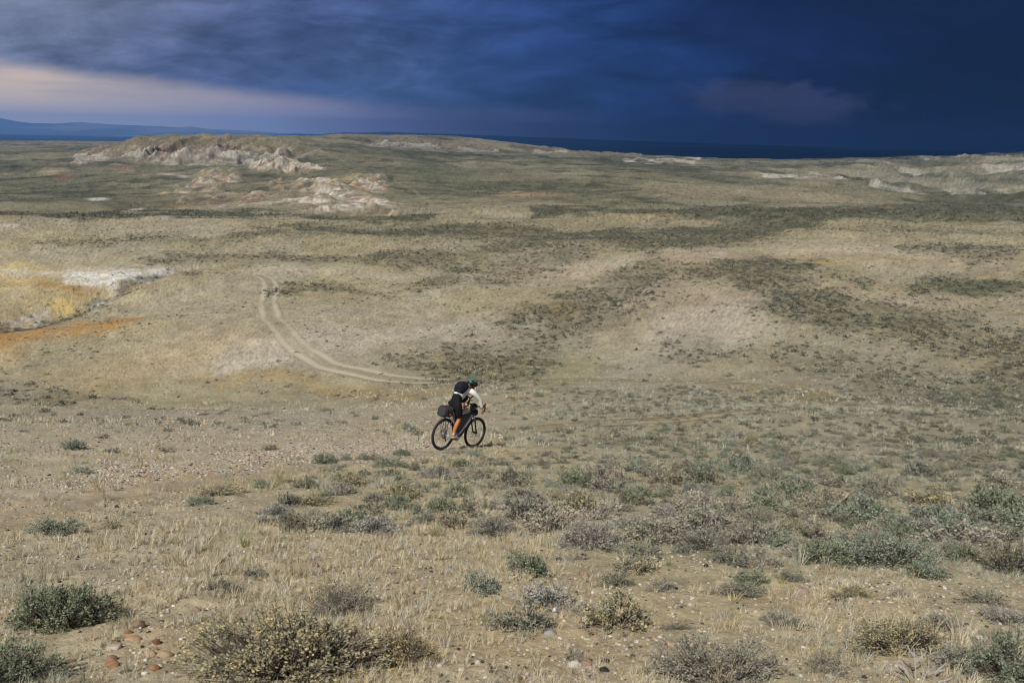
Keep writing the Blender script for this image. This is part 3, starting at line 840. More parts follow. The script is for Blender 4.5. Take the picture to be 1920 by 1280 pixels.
def track_material():
    m, t, b = principled('track_dirt')
    a = t.n.new('ShaderNodeAttribute'); a.attribute_name = 'col'
    al = t.n.new('ShaderNodeAttribute'); al.attribute_name = 'cover'
    tcn = t.n.new('ShaderNodeTexCoord')
    nz = t.noise(tcn.outputs['Object'], 3.0, 6, .7)
    f = t.m('ADD', .72, t.m('MULTIPLY', nz, .56))
    t.put(b.inputs['Base Color'], t.mix(1.0, a.outputs['Color'], t.xyz(f, f, f), 'MULTIPLY'))
    b.inputs['Roughness'].default_value = .95; b.inputs['Specular IOR Level'].default_value = .1
    nz2 = t.noise(tcn.outputs['Object'], 1.1, 6, .7)
    t.put(b.inputs['Alpha'], t.m('MULTIPLY', t.ss(t.m('ADD', al.outputs['Fac'], t.m('MULTIPLY', t.m('SUBTRACT', nz2, .5), .45)), .08, .95), .9))
    return m


M_TRACK = track_material()
tv, tf, tcol, tal = [], [], [], []
toff = 0
for pts, width, gain, lift in [
        ([(-60, 1003), (60, 962), (240, 926), (420, 899), (600, 874), (740, 856), (835, 842)], 1.1, .55, .02),
        ([(930, 812), (1010, 802), (1150, 792), (1300, 780), (1430, 769), (1520, 756), (1548, 744), (1530, 732), (1460, 724), (1350, 717), (1200, 713), (1050, 712), (950, 714), (860, 716)], 2.6, .85, .03),
        ([(880, 716), (820, 716), (760, 712), (700, 705), (640, 692), (600, 678), (570, 660), (545, 635), (520, 612), (506, 592), (500, 570), (507, 540), (505, 524), (490, 517), (455, 514)], 3.1, .95, .05),
        ([(340, 503), (260, 502), (215, 499), (188, 492), (186, 484), (205, 474), (235, 466), (250, 456), (254, 446), (262, 438), (290, 434)], 2.6, .55, .07),
        ([(768, 352), (785, 366), (810, 380), (840, 394), (868, 404), (872, 411)], 3.0, .50, .14)]:
    G = [ground_at(*p)[:2] for p in pts]
    P, L = smooth_path(G, max(60, int(min(900, 260 + 4 * len(pts)))))
    tg = np.gradient(P, axis=0); tg /= np.linalg.norm(tg, axis=1)[:, None] + 1e-9
    nrm = np.stack([-tg[:, 1], tg[:, 0]], -1)
    K = 25
    sx = np.linspace(-1, 1, K)
    q = P[:, None, :] + nrm[:, None, :] * (sx * width * .5)[None, :, None]
    worn = .68 + .5 * fbm(np.arange(len(P)) / 22.0, np.zeros(len(P)) + 4, 122, 3)
    wob = (fbm(np.arange(len(P)) / 14.0, np.zeros(len(P)), 121, 3) - .5) * .5
    q = q + nrm[:, None, :] * wob[:, None, None]
    z = H(q[..., 0], q[..., 1]) + lift
    rut = np.exp(-((np.abs(sx) - .54) / .30) ** 2)
    if width < 1.3:
        rut = np.exp(-(sx / .6) ** 2)
    endf = np.clip(np.minimum(np.arange(len(P)), np.arange(len(P))[::-1]) / 12.0, 0, 1)
    edge = np.clip((1 - np.abs(sx)) / .2, 0, 1)
    av = (.38 + .55 * rut)[None, :] * edge[None, :] * (endf * worn)[:, None] * gain
    cc = np.zeros(q.shape[:2] + (3,)) + np.array((.47, .42, .31))
    if width == 2.6 and lift == .03: cc = cc * np.array((.80, .76, .66))
    cc = cc * (0.86 + .14 * rut)[None, :, None]
    n = len(P)
    ii = np.arange(n * K).reshape(n, K) + toff
    tv.append(np.concatenate([q, z[..., None]], -1).reshape(-1, 3)); tcol.append(cc.reshape(-1, 3)); tal.append(av.ravel())
    tf.append(np.stack([ii[:-1, :-1], ii[:-1, 1:], ii[1:, 1:], ii[1:, :-1]], -1).reshape(-1, 4))
    toff += n * K
link('dirt_track', new_mesh('dirt_track', np.vstack(tv), np.vstack(tf), np.vstack(tcol), M_TRACK, smooth=True, extra={'cover': np.concatenate(tal)}), kind='structure', label='faint two rut dirt track winding down the slope')

# ------------------------------------------------------------------ sagebrush
M_LEAF = mat_attr('sage_leaf', rough=.85, spec=.12, trans=.06, var=.10)
M_STEM = mat_attr('sage_wood', rough=.9, spec=.1)


def unit(v):
    return v / (np.linalg.norm(v, axis=-1, keepdims=True) + 1e-9)


def bush_arrays(seed, tips=220, leaves=16, leaf=.055, lobes=5, flat=.42, pal=((.20, .225, .150),), tipcol=None, tipamt=0.0, bare=0.08, stem_r=.009, stemcol=(.115, .095, .078)):
    """radius-1 sagebrush; returns (foliage verts, quads, colours), (stem verts, quads, colours)"""
    g = np.random.default_rng(seed)
    lc = np.zeros((lobes, 3)); lr = np.zeros(lobes); lh = np.zeros(lobes)
    for k in range(lobes):
        a = 2 * math.pi * (k + g.uniform(-.3, .3)) / lobes
        rr = g.uniform(.30, .62) if k else .1
        lc[k] = (rr * math.cos(a), rr * math.sin(a), 0)
        lr[k] = g.uniform(.34, .52)
        lh[k] = g.uniform(.55, 1.0) * flat * (1.15 - .5 * rr) * 2
    which = g.choice(lobes, tips, p=lr ** 2 / (lr ** 2).sum())
    d = unit(g.normal(size=(tips, 3)))
    d[:, 2] = np.abs(d[:, 2]) * 1.1 - .12
    rad = g.uniform(.55, 1.06, tips) ** .6
    tip = lc[which] + d * (lr[which] * rad)[:, None]
    tip[:, 2] = np.maximum(d[:, 2] * rad, -.02) * lh[which] + .05 * flat
    base = np.stack([tip[:, 0] * .22, tip[:, 1] * .22, np.zeros(tips)], -1) + g.normal(size=(tips, 3)) * (.04, .04, 0)
    mid = base * .45 + tip * .55 + g.normal(size=(tips, 3)) * .05
    mid[:, 2] = np.abs(mid[:, 2]) * .85
    # stems: three-sided tapering tubes
    ring = []
    for P, rr in ((base, 1.0), (mid, .7), (tip, .35)):
        ax = unit(tip - base)
        s1 = unit(np.cross(ax, np.array([.3, .9, .2]))); s2 = np.cross(ax, s1)
        ring.append(np.stack([P + stem_r * rr * (s1 * math.cos(q) + s2 * math.sin(q)) for q in (0, 2.1, 4.2)], 1))
    sv = np.stack(ring, 1).reshape(tips, 9, 3)
    q = np.array([[r * 3 + k, r * 3 + (k + 1) % 3, r * 3 + 3 + (k + 1) % 3, r * 3 + 3 + k] for r in (0, 1) for k in range(3)])
    sf = (np.arange(tips)[:, None, None] * 9 + q[None]).reshape(-1, 4)
    sc = np.repeat(np.asarray(stemcol)[None] * g.uniform(.7, 1.5, (tips, 1)), 9, axis=0)
    # leaves
    leafy = g.random(tips) > bare
    T = np.nonzero(leafy)[0]
    n = len(T) * leaves
    ti = np.repeat(T, leaves)
    back = g.random(n) ** 1.5 * .55
    p = tip[ti] * (1 - back[:, None]) + mid[ti] * back[:, None] + g.normal(size=(n, 3)) * leaf * .55
    up = unit(tip[ti] - mid[ti])
    dr = unit(up * .9 + g.normal(size=(n, 3)) * .75 + np.array([0, 0, .25]))
    sd_ = unit(np.cross(dr, g.normal(size=(n, 3))))
    L = leaf * g.uniform(.6, 1.3, n)[:, None]; Wd = L * .30
    lv = np.stack([p, p + dr * L * .55 + sd_ * Wd, p + dr * L, p + dr * L * .55 - sd_ * Wd], 1).reshape(-1, 3)
    lv[:, 2] = np.maximum(lv[:, 2], .0)
    lf = np.arange(n * 4).reshape(-1, 4)
    pal = np.asarray(pal)
    tc_ = pal[g.integers(0, len(pal), tips)] * g.uniform(.78, 1.22, (tips, 1))
    lcx = tc_[ti]
    if tipcol is not None:
        hot = (g.random(tips) < tipamt)[ti] & (back < .22)
        lcx = np.where(hot[:, None], np.asarray(tipcol)[None] * g.uniform(.8, 1.15, (n, 1)), lcx)
    lcx = lcx * g.uniform(.82, 1.18, (n, 1))
    return (lv, lf, np.repeat(lcx, 4, axis=0)), (sv.reshape(-1, 3), sf, sc)


PALS = {
    'green': dict(pal=((0.224, 0.254, 0.178), (0.264, 0.280, 0.204), (0.185, 0.219, 0.148)), bare=.06),
    'cream': dict(pal=((0.273, 0.262, 0.174), (0.317, 0.288, 0.187), (0.238, 0.232, 0.161)), tipcol=(0.458, 0.387, 0.209), tipamt=.5, bare=.12),
    'brown': dict(pal=((0.273, 0.232, 0.144), (0.238, 0.202, 0.131)), tipcol=(0.422, 0.323, 0.157), tipamt=.5, bare=.22),
    'grey': dict(pal=((0.295, 0.288, 0.231), (0.264, 0.258, 0.209), (0.326, 0.310, 0.248)), bare=.20, stemcol=(0.185, 0.163, 0.148)),
    'dark': dict(pal=((0.229, 0.232, 0.174), (0.189, 0.189, 0.148), (0.273, 0.262, 0.200)), bare=.28, stemcol=(0.097, 0.083, 0.077)),
    'straw': dict(pal=((0.352, 0.318, 0.244), (0.308, 0.280, 0.222)), bare=.35, stemcol=(0.211, 0.181, 0.157)),
}
BUSH = {}


def bush_mesh(kind, seed, **kw):
    key = (kind, seed, tuple(sorted(kw.items())))
    if key not in BUSH:
        p = dict(PALS[kind]); p.update(kw)
        F, S = bush_arrays(seed, **p)
        BUSH[key] = (new_mesh('foliage', F[0], F[1], F[2], M_LEAF), new_mesh('stems', S[0], S[1], S[2], M_STEM))
    return BUSH[key]


def axis_depth(x, y, z):
    return x * _f[0] + y * _f[1] + (z - EYE) * _f[2]


def place_bush(px, py, wpx, hpx, kind, seed, label, group=None, tips=260, leaves=16, leaf=.05, lobes=6, **kw):
    """sagebrush whose base stands at a pixel of the photo, with the size it has there"""
    x, y, z = ground_at(px, py)
    k = axis_depth(x, y, z) / FPX
    rad = wpx * k * .5
    el_ = math.atan2(EYE - z, y)
    ysc = min(.85, .9 * hpx / (wpx * math.sin(el_)))
    y2 = y + rad * ysc                         # the near edge of the crown is what meets the ground at that pixel
    x2 = x * y2 / y
    z = float(H(x2, y2))
    kk = axis_depth(x2, y2, z) / FPX
    hgt = max((hpx - .5 * wpx * ysc * math.sin(el_)) / math.cos(el_) * kk, .05)
    fol, st = bush_mesh(kind, seed, tips=tips, leaves=leaves, leaf=leaf, lobes=lobes, **kw)
    o = link('sagebrush', None, None, (x2, y2, z - .01), label=label, category='sagebrush')
    if group:
        o['group'] = group
    o.rotation_euler = (0, 0, (seed % 2) * math.pi + math.sin(seed * 1.7) * .3)
    o.scale = (rad * kk / k, max(rad * ysc, rad * .5) * kk / k, hgt / .62)
    link('foliage', fol, o); link('stems', st, o)
    return (x2, y2, rad)


BG = 'large sagebrush bushes nearest the camera'
spots = []
FORE = [
    # px, py, w, h, kind, seed, label, tips, leaves, leaf
    (108, 1196, 262, 112, 'green', 1, 'big dark green sagebrush beside the brown cobbles at the left edge', 620, 20, .040),
    (540, 1300, 480, 148, 'cream', 2, 'widest sagebrush, cream tipped, at the bottom edge left of centre', 900, 20, .030),
    (748, 1262, 190, 82, 'brown', 3, 'brown tipped sagebrush leaning right against the cream tipped bush', 420, 18, .038),
    (642, 1164, 160, 70, 'grey', 4, 'rounded grey green sagebrush with a dark foot beside tall straw grass', 460, 18, .040),
    (20, 1300, 210, 90, 'green', 5, 'pale green sagebrush cut off by the bottom left corner', 420, 18, .045),
    (102, 1008, 128, 40, 'green', 6, 'low blue green sagebrush alone on dry grass at the far left', 380, 16, .05),
    (206, 994, 46, 24, 'cream', 7, 'small round olive sagebrush right of the low blue green one', 160, 14, .08),
    (412, 932, 130, 30, 'cream', 8, 'wide olive sagebrush at the edge of the dirt track', 320, 14, .055),
    (376, 950, 80, 24, 'green', 9, 'small green sagebrush in front of the wide olive one by the track', 220, 14, .07),
    (494, 918, 52, 20, 'green', 10, 'small dark sagebrush just right of the olive pair by the track', 160, 14, .09),
    (926, 1012, 136, 46, 'dark', 11, 'brown grey sagebrush standing in straw grass below the cyclist', 420, 14, .048),
    (710, 992, 92, 32, 'dark', 12, 'grey sagebrush with dark base left of the brown grey bush', 300, 14, .055),
    (1108, 1038, 190, 62, 'grey', 13, 'wide soft grey sagebrush right of the brown grey bush', 520, 16, .042),
    (1325, 1040, 165, 50, 'dark', 14, 'grey sagebrush with silvery dead branches on top', 420, 14, .048),
    (1640, 1072, 275, 82, 'green', 15, 'broad sage green bush, largest on the right hand slope', 700, 18, .036),
    (1738, 1092, 105, 52, 'green', 16, 'light green sagebrush lobe at the right end of the broad bush', 300, 16, .055),
    (1885, 1084, 150, 76, 'dark', 17, 'nearly black sagebrush cut by the right edge', 440, 16, .046),
    (1352, 1306, 260, 112, 'grey', 18, 'large grey sagebrush at the bottom edge right of centre', 620, 18, .036),
    (1662, 1236, 275, 76, 'cream', 19, 'long yellow green sagebrush with dark hollow near the bottom right', 640, 18, .036),
    (1850, 1140, 120, 46, 'grey', 20, 'grey sagebrush below the nearly black one', 300, 16, .052),
    (1880, 1300, 200, 110, 'green', 21, 'blurred green sagebrush in the bottom right corner', 460, 18, .042),
    (1158, 1106, 92, 36, 'dark', 22, 'small dark grey sagebrush with bare twigs right of the brown stone', 260, 14, .062),
    (1235, 1112, 96, 26, 'grey', 23, 'flat grey sagebrush touching the dark grey one with bare twigs', 240, 14, .06),
    (1392, 1122, 146, 30, 'dark', 24, 'long flat grey sagebrush below the dead branches', 340, 14, .05),
    (1480, 1096, 90, 28, 'dark', 25, 'small bluish sagebrush left of the broad bush', 220, 14, .065),
    (1600, 1128, 104, 30, 'cream', 26, 'low yellowish sagebrush below the broad bush', 260, 14, .06),
    (1262, 1186, 72, 26, 'dark', 27, 'small leafless looking purple grey sagebrush above the large grey one', 220, 8, .05),
    (1098, 1160, 86, 28, 'straw', 28, 'pale grey green tuft of sagebrush beside the white stone', 240, 14, .06),
    (1880, 1182, 110, 46, 'grey', 29, 'pale sagebrush by the white rock at the right edge', 280, 14, .055),
    (1690, 1122, 62, 26, 'straw', 30, 'straw grey sagebrush tuft in front of the broad bush', 180, 12, .075),
    (498, 984, 104, 20, 'dark', 31, 'flat dark sagebrush lying in the straw grass left of centre', 260, 10, .055),
    (580, 972, 62, 22, 'grey', 32, 'small grey sagebrush between two flat dark ones', 160, 12, .08),
    (828, 964, 84, 36, 'green', 33, 'dark green sagebrush with upright twigs below the bicycle', 260, 14, .065),
    (770, 918, 66, 20, 'grey', 34, 'grey sagebrush mound left below the bicycle', 180, 12, .08),
    (722, 876, 100, 22, 'green', 35, 'long low green sagebrush left of the rear wheel', 260, 12, .065),
    (866, 852, 78, 16, 'grey', 36, 'flat sagebrush right in front of the bicycle wheels', 220, 12, .075),
    (1066, 904, 64, 26, 'green', 37, 'upright green sagebrush right below the front wheel', 200, 12, .08),
    (1056, 934, 92, 28, 'grey', 38, 'grey green sagebrush just in front of the upright green one', 240, 12, .065),
    (1358, 932, 62, 26, 'green', 39, 'dark rounded sagebrush alone on the right slope', 200, 12, .08),
    (1162, 962, 92, 22, 'dark', 40, 'dark flat sagebrush above the soft grey bush', 220, 12, .065),
    (1248, 962, 92, 20, 'dark', 41, 'dark flat sagebrush behind the dead branches', 220, 12, .065),
    (1480, 1000, 110, 30, 'cream', 42, 'olive sagebrush left above the broad bush', 260, 12, .06),
    (1570, 985, 96, 28, 'dark', 43, 'dark sagebrush behind the broad bush', 240, 12, .065),
    (1850, 1002, 100, 28, 'dark', 44, 'dark green sagebrush above the nearly black one', 240, 12, .065),
    (1810, 895, 50, 16, 'grey', 45, 'blue grey sagebrush tuft near the right edge', 140, 10, .09),
    (1618, 905, 36, 16, 'green', 46, 'small dark green sagebrush tuft on the mid right slope', 140, 10, .1),
    (150, 888, 80, 17, 'green', 47, 'low green sagebrush mat on the gravel at the left', 200, 12, .075),
    (610, 772, 46, 12, 'grey', 48, 'grey sagebrush on the brow of the gravel slope', 130, 10, .1),
    (950, 826, 40, 12, 'green', 49, 'small green sagebrush right of the front wheel', 130, 10, .1),
    (1010, 745, 34, 11, 'green', 50, 'small blue green sagebrush beyond the rider', 120, 10, .1),
    (1470, 1180, 120, 34, 'dark', 51, 'dark grey sagebrush left of the long yellow green one', 300, 14, .05),
    (1760, 1190, 120, 40, 'dark', 52, 'dark grey sagebrush behind the right end of the long yellow green one', 300, 14, .05),
    (1790, 1268, 190, 62, 'grey', 53, 'wide grey sagebrush between the long yellow green one and the corner bush', 420, 16, .042),
    (1555, 1278, 120, 60, 'straw', 54, 'straw pale sagebrush at the bottom edge below the long yellow green one', 300, 16, .05),
    (1180, 1000, 120, 34, 'grey', 55, 'grey sagebrush behind the soft grey one', 300, 14, .05),
    (1420, 985, 130, 36, 'grey', 56, 'grey mound of sagebrush above the dead twigs', 320, 14, .05),
    (1690, 1000, 150, 40, 'green', 57, 'green sagebrush above the right end of the broad bush', 340, 14, .05),
    (950, 960, 110, 30, 'grey', 58, 'soft grey sagebrush above the brown grey bush', 280, 14, .055),
    (1790, 1040, 110, 34, 'grey', 59, 'grey sagebrush between the broad bush and the nearly black one', 280, 14, .055),
    (1080, 1250, 70, 40, 'straw', 60, 'upright pale tuft of brush at the bottom centre', 200, 12, .07),
]
for (px, py, wp, hp, kind, sd0, lab, tips, lv, lf) in FORE:
    spots.append(place_bush(px, py, wp * 1.08, hp * 1.06, kind, sd0, lab, BG if py > 1050 else 'sagebrush on the slope around the cyclist', tips, lv, lf))

# small clumps: individual copies of a few meshes
small = []
for k, kind in enumerate(['green', 'grey', 'dark', 'grey', 'straw', 'dark', 'cream', 'green', 'dark']):
    p = dict(PALS[kind])
    F, S = bush_arrays(500 + k, tips=150, leaves=18, leaf=.078, lobes=6, stem_r=.011, **p)
    me = new_mesh('sagebrush', np.vstack([F[0], S[0]]), np.vstack([F[1], S[1] + len(F[0])]), np.vstack([F[2], S[2]]), [M_LEAF, M_STEM])
    mi = np.zeros(len(F[1]) + len(S[1]), dtype=np.int32); mi[len(F[1]):] = 1
    me.polygons.foreach_set('material_index', mi)
    small.append(me)
ZONES = [
    (lambda x, y: y >= 1060, 'small sagebrush tuft on the gravel at the front of the slope', 'small tufts on the gravel at the front'),
    (lambda x, y: x > 1150 and y >= 870, 'small sagebrush clump in the thick brush on the right foreground slope', 'small clumps on the right foreground slope'),
    (lambda x, y: x > 960 and y < 870, 'little sagebrush tuft on the open slope right of the cyclist', 'little tufts right of the cyclist'),
    (lambda x, y: x <= 1150 and y >= 850 and x > 480, 'small grey sagebrush clump on the slope below the cyclist', 'small clumps below the cyclist'),
    (lambda x, y: x <= 960 and y < 870, 'tiny sagebrush tuft on the gravel slope left of the cyclist', 'tiny tufts on the gravel left of the cyclist'),
]
TARGET_TOTAL = 300
cand = 0
n_ind = len(FORE)
extra_sites = []
while n_ind < TARGET_TOTAL and cand < 20000:
    cand += 1
    px = RNG.uniform(-20, 1940); py = RNG.uniform(772, 1060) if RNG.random() < .9 else RNG.uniform(1060, 1180)
    # how thick the brush is here
    th_ = .10
    if px > 960: th_ = .55 + .45 * min(1, (px - 960) / 500)
    elif px > 640 and py > 850: th_ = .75
    elif px > 480 and py > 900: th_ = .5
    if px > 900 and 930 < py < 1060: th_ = max(th_, .8)
    if py < 850 and px < 960: th_ = .26
    if 180 < px < 980 and py > 1000: th_ = .05
    if py > 1060: th_ = .45 if px > 880 else .06
    if 800 < px < 930 and py < 850: continue
    if 1280 < px < 1600 and 730 < py < 775: th_ *= .4
    if RNG.random() > th_: continue
    x, y, z = ground_at(px, py)
    rad = RNG.uniform(.17, .42) * (1.25 if px > 900 and py > 880 else .85) * (.75 if y > 26 else 1)
    if py > 1020: rad *= .6
    if any((x - a) ** 2 + ((y - b) * .8) ** 2 < ((rad + r_) * .50) ** 2 for a, b, r_ in spots): continue
    zone = next((zz for zz in ZONES if zz[0](px, py)), None)
    if zone is None:
        continue
    me = small[int(RNG.integers(len(small)))]
    o = link('sagebrush', me, None, (x, y, z - .01), label=zone[1], category='sagebrush', group=zone[2])
    o.rotation_euler = (0, 0, RNG.uniform(0, 6.28))
    hh = rad * RNG.uniform(.45, .8)
    o.scale = (rad, rad * RNG.uniform(.8, 1.1), hh / .74 * 1.0)
    spots.append((x, y, rad)); n_ind += 1


# ------------------------------------------------------------------ brush too many to count, from the middle slope out across the valley
def scatter(temps, pos, scl, rot, tintv):
    """join many copies of small templates (verts, quads or tris, colours) into one set of arrays"""
    V, F, C_ = [], [], []
    off = 0
    pick = RNG.integers(0, len(temps), len(pos))
    for k, (tv_, tf_, tc_) in enumerate(temps):
        I = np.nonzero(pick == k)[0]
        if not len(I): continue
        cs, sn = np.cos(rot[I])[:, None], np.sin(rot[I])[:, None]
        vx = tv_[None, :, 0] * scl[I, 0:1]; vy = tv_[None, :, 1] * scl[I, 1:2]; vz = tv_[None, :, 2] * scl[I, 2:3]
        v = np.stack([vx * cs - vy * sn + pos[I, 0:1], vx * sn + vy * cs + pos[I, 1:2], vz + pos[I, 2:3]], -1)
        V.append(v.reshape(-1, 3))
        F.append((tf_[None] + (np.arange(len(I)) * len(tv_))[:, None, None] + off).reshape(-1, tf_.shape[1]))
        C_.append((tc_[None] * tintv[I][:, None, :]).reshape(-1, 3))
        off += len(I) * len(tv_)
    return np.vstack(V), np.vstack(F), np.vstack(C_)


def scrub_template(seed, tips, leaves, leaf):
    F, S = bush_arrays(seed, tips=tips, leaves=leaves, leaf=leaf, lobes=4, pal=((1.0, 1.0, 1.0), (.8, .82, .8), (1.2, 1.2, 1.2)), bare=0)
    return F


sc_fine = [scrub_template(680 + k, 44, 7, .17) for k in range(6)]
sc_near = [scrub_template(700 + k, 26, 5, .26) for k in range(6)]
sc_mid = [scrub_template(720 + k, 12, 3, .48) for k in range(6)]
sc_far = [scrub_template(740 + k, 6, 2, .9) for k in range(5)]
SV, SF, SC = [], [], []
soff = 0
for (d0, d1, dens0, dens1, temps, lo, hi) in [(7.5, 22, .0, 16.0, sc_fine, .07, .25), (22, 48, .6, 5.5, sc_near, .09, .33), (48, 110, .22, 2.8, sc_mid, .10, .40), (110, 230, .09, 1.4, sc_mid, .13, .46), (230, 420, .03, .34, sc_far, .22, .55), (420, 900, .006, .035, sc_far, .4, .9)]:
    area = .80 * (d1 * d1 - d0 * d0)
    n = int(area * dens1 * 1.15)
    y = np.sqrt(RNG.uniform(d0 * d0, d1 * d1, n)); x = RNG.uniform(-.8, .8, n) * y
    vg = sample(veg, x, y)
    clump = fbm(x / 7, y / 9, 131, 3)
    pxs, pys = project(x, y, H(x, y))
    keep = dens0 * sstep(clump, .35, .65) * 1.6 + dens1 * vg ** 1.3 * (.4 + 1.2 * clump)
    if d1 <= 22:
        rz = np.maximum(sstep(pxs, 900, 1250), sstep(pxs, 480, 760) * (pys > 860) * .8) * (pys < 1060) + .18 * (pys >= 1060) * sstep(pxs, 1000, 1300)
        keep = dens1 * rz * (.42 + .75 * sstep(fbm(x / 1.6, y / 2.0, 133, 3), .36, .62)) * (1 - .8 * np.exp(-((pxs - 760) / 260) ** 2 - ((pys - 1030) / 60) ** 2))
    elif d1 <= 110:
        right = sstep(pxs, 900, 1300)
        keep = keep + (3.6 if d1 <= 48 else 1.2) * right * (pys > 725) * (.15 + .9 * sstep(clump, .35, .62))
    keep *= 1 - np.clip(sample(np.maximum(np.maximum(mesa, bad), rocky * .9), x, y), 0, 1)
    I = RNG.random(n) < keep / (dens1 * 1.15)
    x, y = x[I], y[I]
    if d1 <= 22:
        x, y = x, y
    elif d1 <= 48:                                   # leave room for the bushes that stand on their own
        P = np.array(spots)
        d2 = (x[:, None] - P[None, :, 0]) ** 2 + (y[:, None] - P[None, :, 1]) ** 2
        ok = (d2 > (P[None, :, 2] * .9) ** 2).all(1)
        gx_, gy_ = project(x, y, H(x, y))
        ok &= ~((gx_ > 795) & (gx_ < 925) & (gy_ > 790) & (gy_ < 850))
        x, y = x[ok], y[ok]
    n = len(x)
    s = lo + (hi - lo) * RNG.random(n) ** (1.3 if d1 <= 48 else 1.8)
    s *= .8 + .5 * sample(veg, x, y)
    scl = np.stack([s, s * RNG.uniform(.7, 1.1, n), s * RNG.uniform(.45, .85, n)], -1)
    pal = np.array([(.160, .165, .115), (.180, .190, .135), (.125, .130, .10), (.22, .215, .155), (.27, .25, .185)])
    tint_ = pal[RNG.integers(0, len(pal), n)] * RNG.uniform(.8, 1.2, (n, 1)) * (.92 if d1 <= 48 else .68)
    if d1 <= 22: tint_ = tint_ * 1.08
    elif d1 <= 48: tint_ = tint_ * .92
    v, f, cc = scatter(temps, np.stack([x, y, H(x, y) - .02], -1), scl, RNG.uniform(0, 6.28, n), tint_)
    SV.append(v); SF.append(f + soff); SC.append(cc); soff += len(v)
print('scrub quads', sum(len(f) for f in SF))
link('scrub', new_mesh('scrub', np.vstack(SV), np.vstack(SF), np.vstack(SC), M_LEAF), kind='stuff', label='grey green sagebrush scrub speckling the whole valley floor')

# ------------------------------------------------------------------ dry grass
M_GRASS = mat_attr('dry_grass', rough=.8, spec=.2, trans=.25)


def tuft(seed, blades, length, spread, lean, wid):
    g = np.random.default_rng(seed)
    a = g.uniform(0, 6.28, blades); r = spread * np.sqrt(g.random(blades))
    b = np.stack([r * np.cos(a), r * np.sin(a), np.zeros(blades)], -1)
    L = length * g.uniform(.45, 1.1, blades)
    la = a + g.normal(0, .8, blades); ln = lean * g.uniform(.2, 1.3, blades)
    d = np.stack([np.cos(la) * ln, np.sin(la) * ln, np.ones(blades)], -1); d = unit(d)
    m_ = b + d * (L * .55)[:, None]
    tip = m_ + unit(d + np.stack([np.cos(la), np.sin(la), -0.2 * np.ones(blades)], -1) * (ln * .8)[:, None]) * (L * .5)[:, None]
    s = np.stack([-np.sin(a + 1), np.cos(a + 1), np.zeros(blades)], -1) * wid
    v = np.stack([b - s, b + s, m_ + s * .7, m_ - s * .7, tip + s * .15, tip - s * .15], 1).reshape(-1, 3)
    q = np.array([[0, 1, 2, 3], [3, 2, 4, 5]])
    f = (np.arange(blades)[:, None, None] * 6 + q[None]).reshape(-1, 4)
    cc = np.repeat(g.uniform(.8, 1.2, (blades, 1)) * np.ones((1, 3)), 6, axis=0)
    return v, f, cc


t_near = [tuft(800 + k, 26, 1.0, .35, .55, .020) for k in range(8)]
t_tall = [tuft(820 + k, 46, 1.0, .20, .38, .011) for k in range(5)]
t_mid = [tuft(840 + k, 12, 1.0, .5, .6, .05) for k in range(6)]
t_far = [tuft(860 + k, 6, 1.0, .6, .6, .11) for k in range(6)]
GV, GF, GC = [], [], []
goff = 0
GPAL = np.array([(.61, .54, .385), (.66, .60, .45), (.57, .51, .37), (.56, .52, .43), (.585, .49, .31)])
GREYP = np.array([(.45, .45, .35), (.50, .49, .40), (.39, .40, .31), (.55, .52, .40)])
for (d0, d1, dens, temps, lo, hi, tall) in [(2.6, 9, 200, t_near, .035, .10, 0), (2.6, 14, 4, t_tall, .12, .22, 1), (9, 18, 85, t_near, .04, .115, 0), (18, 36, 26, t_mid, .07, .17, 0), (36, 75, 5.5, t_far, .10, .22, 0)]:
    n = int(.80 * (d1 * d1 - d0 * d0) * dens)
    y = np.sqrt(RNG.uniform(d0 * d0, d1 * d1, n)); x = RNG.uniform(-.8, .8, n) * y
    gx_, gy_ = project(x, y, H(x, y))
    gr = fbm(x / 1.3, y / 1.6, 141, 4)
    keep = .05 + .95 * sstep(gr, .40, .60)
    straw = np.exp(-((gx_ - 560) / 520) ** 2) * sstep(gy_, 940, 1000) * (1 - sstep(gy_, 1130, 1200))
    keep = np.maximum(keep * .75, straw * (.55 + gr * .5))
    grav = sstep(-gx_, -900, -650) * sstep(gy_, 755, 775) * sstep(-gy_, -900, -860)
    keep *= 1 - .62 * grav
    keep *= 1 - .55 * sstep(gx_, 900, 1250) * sstep(gy_, 760, 820) * sstep(-gy_, -1070, -1010)
    keep *= 1 - .85 * np.clip(sample(rocky, x, y), 0, 1)
    keep *= 1 - .75 * np.clip(sample(dirt, x, y), 0, 1)
    if tall:
        keep = sstep(fbm(x / .9, y / .9, 147, 3), .50, .68) * (1 - .7 * sample(dirt, x, y))
    I = (RNG.random(n) < keep) & (gx_ > -150) & (gx_ < 2070)
    x, y, gx_, gy_, straw = x[I], y[I], gx_[I], gy_[I], straw[I]
    n = len(x)
    s = RNG.uniform(lo, hi, n) * (.7 + .6 * fbm(x / .8, y / .8, 143, 2))
    grey = sstep(fbm(x / 2.5, y / 3, 145, 3) + .42 * sstep(gx_, 800, 1200) * sstep(-gy_, -1130, -1030) - .3 * straw, .48, .66)
    tn = np.where((RNG.random(n) < grey)[:, None], GREYP[RNG.integers(0, 4, n)], GPAL[RNG.integers(0, 5, n)])
    greenf = RNG.random(n) < .02 + .10 * sstep(fbm(x / 1.8, y / 1.8, 149, 3), .60, .72)
    tn = np.where(greenf[:, None], np.array((.30, .31, .12)), tn) * RNG.uniform(.85, 1.15, (n, 1))
    scl = np.stack([s, s, s], -1)
    v, f, cc = scatter(temps, np.stack([x, y, H(x, y) - .004], -1), scl, RNG.uniform(0, 6.28, n), tn)
    GV.append(v); GF.append(f + goff); GC.append(cc); goff += len(v)
print('grass quads', sum(len(f) for f in GF))
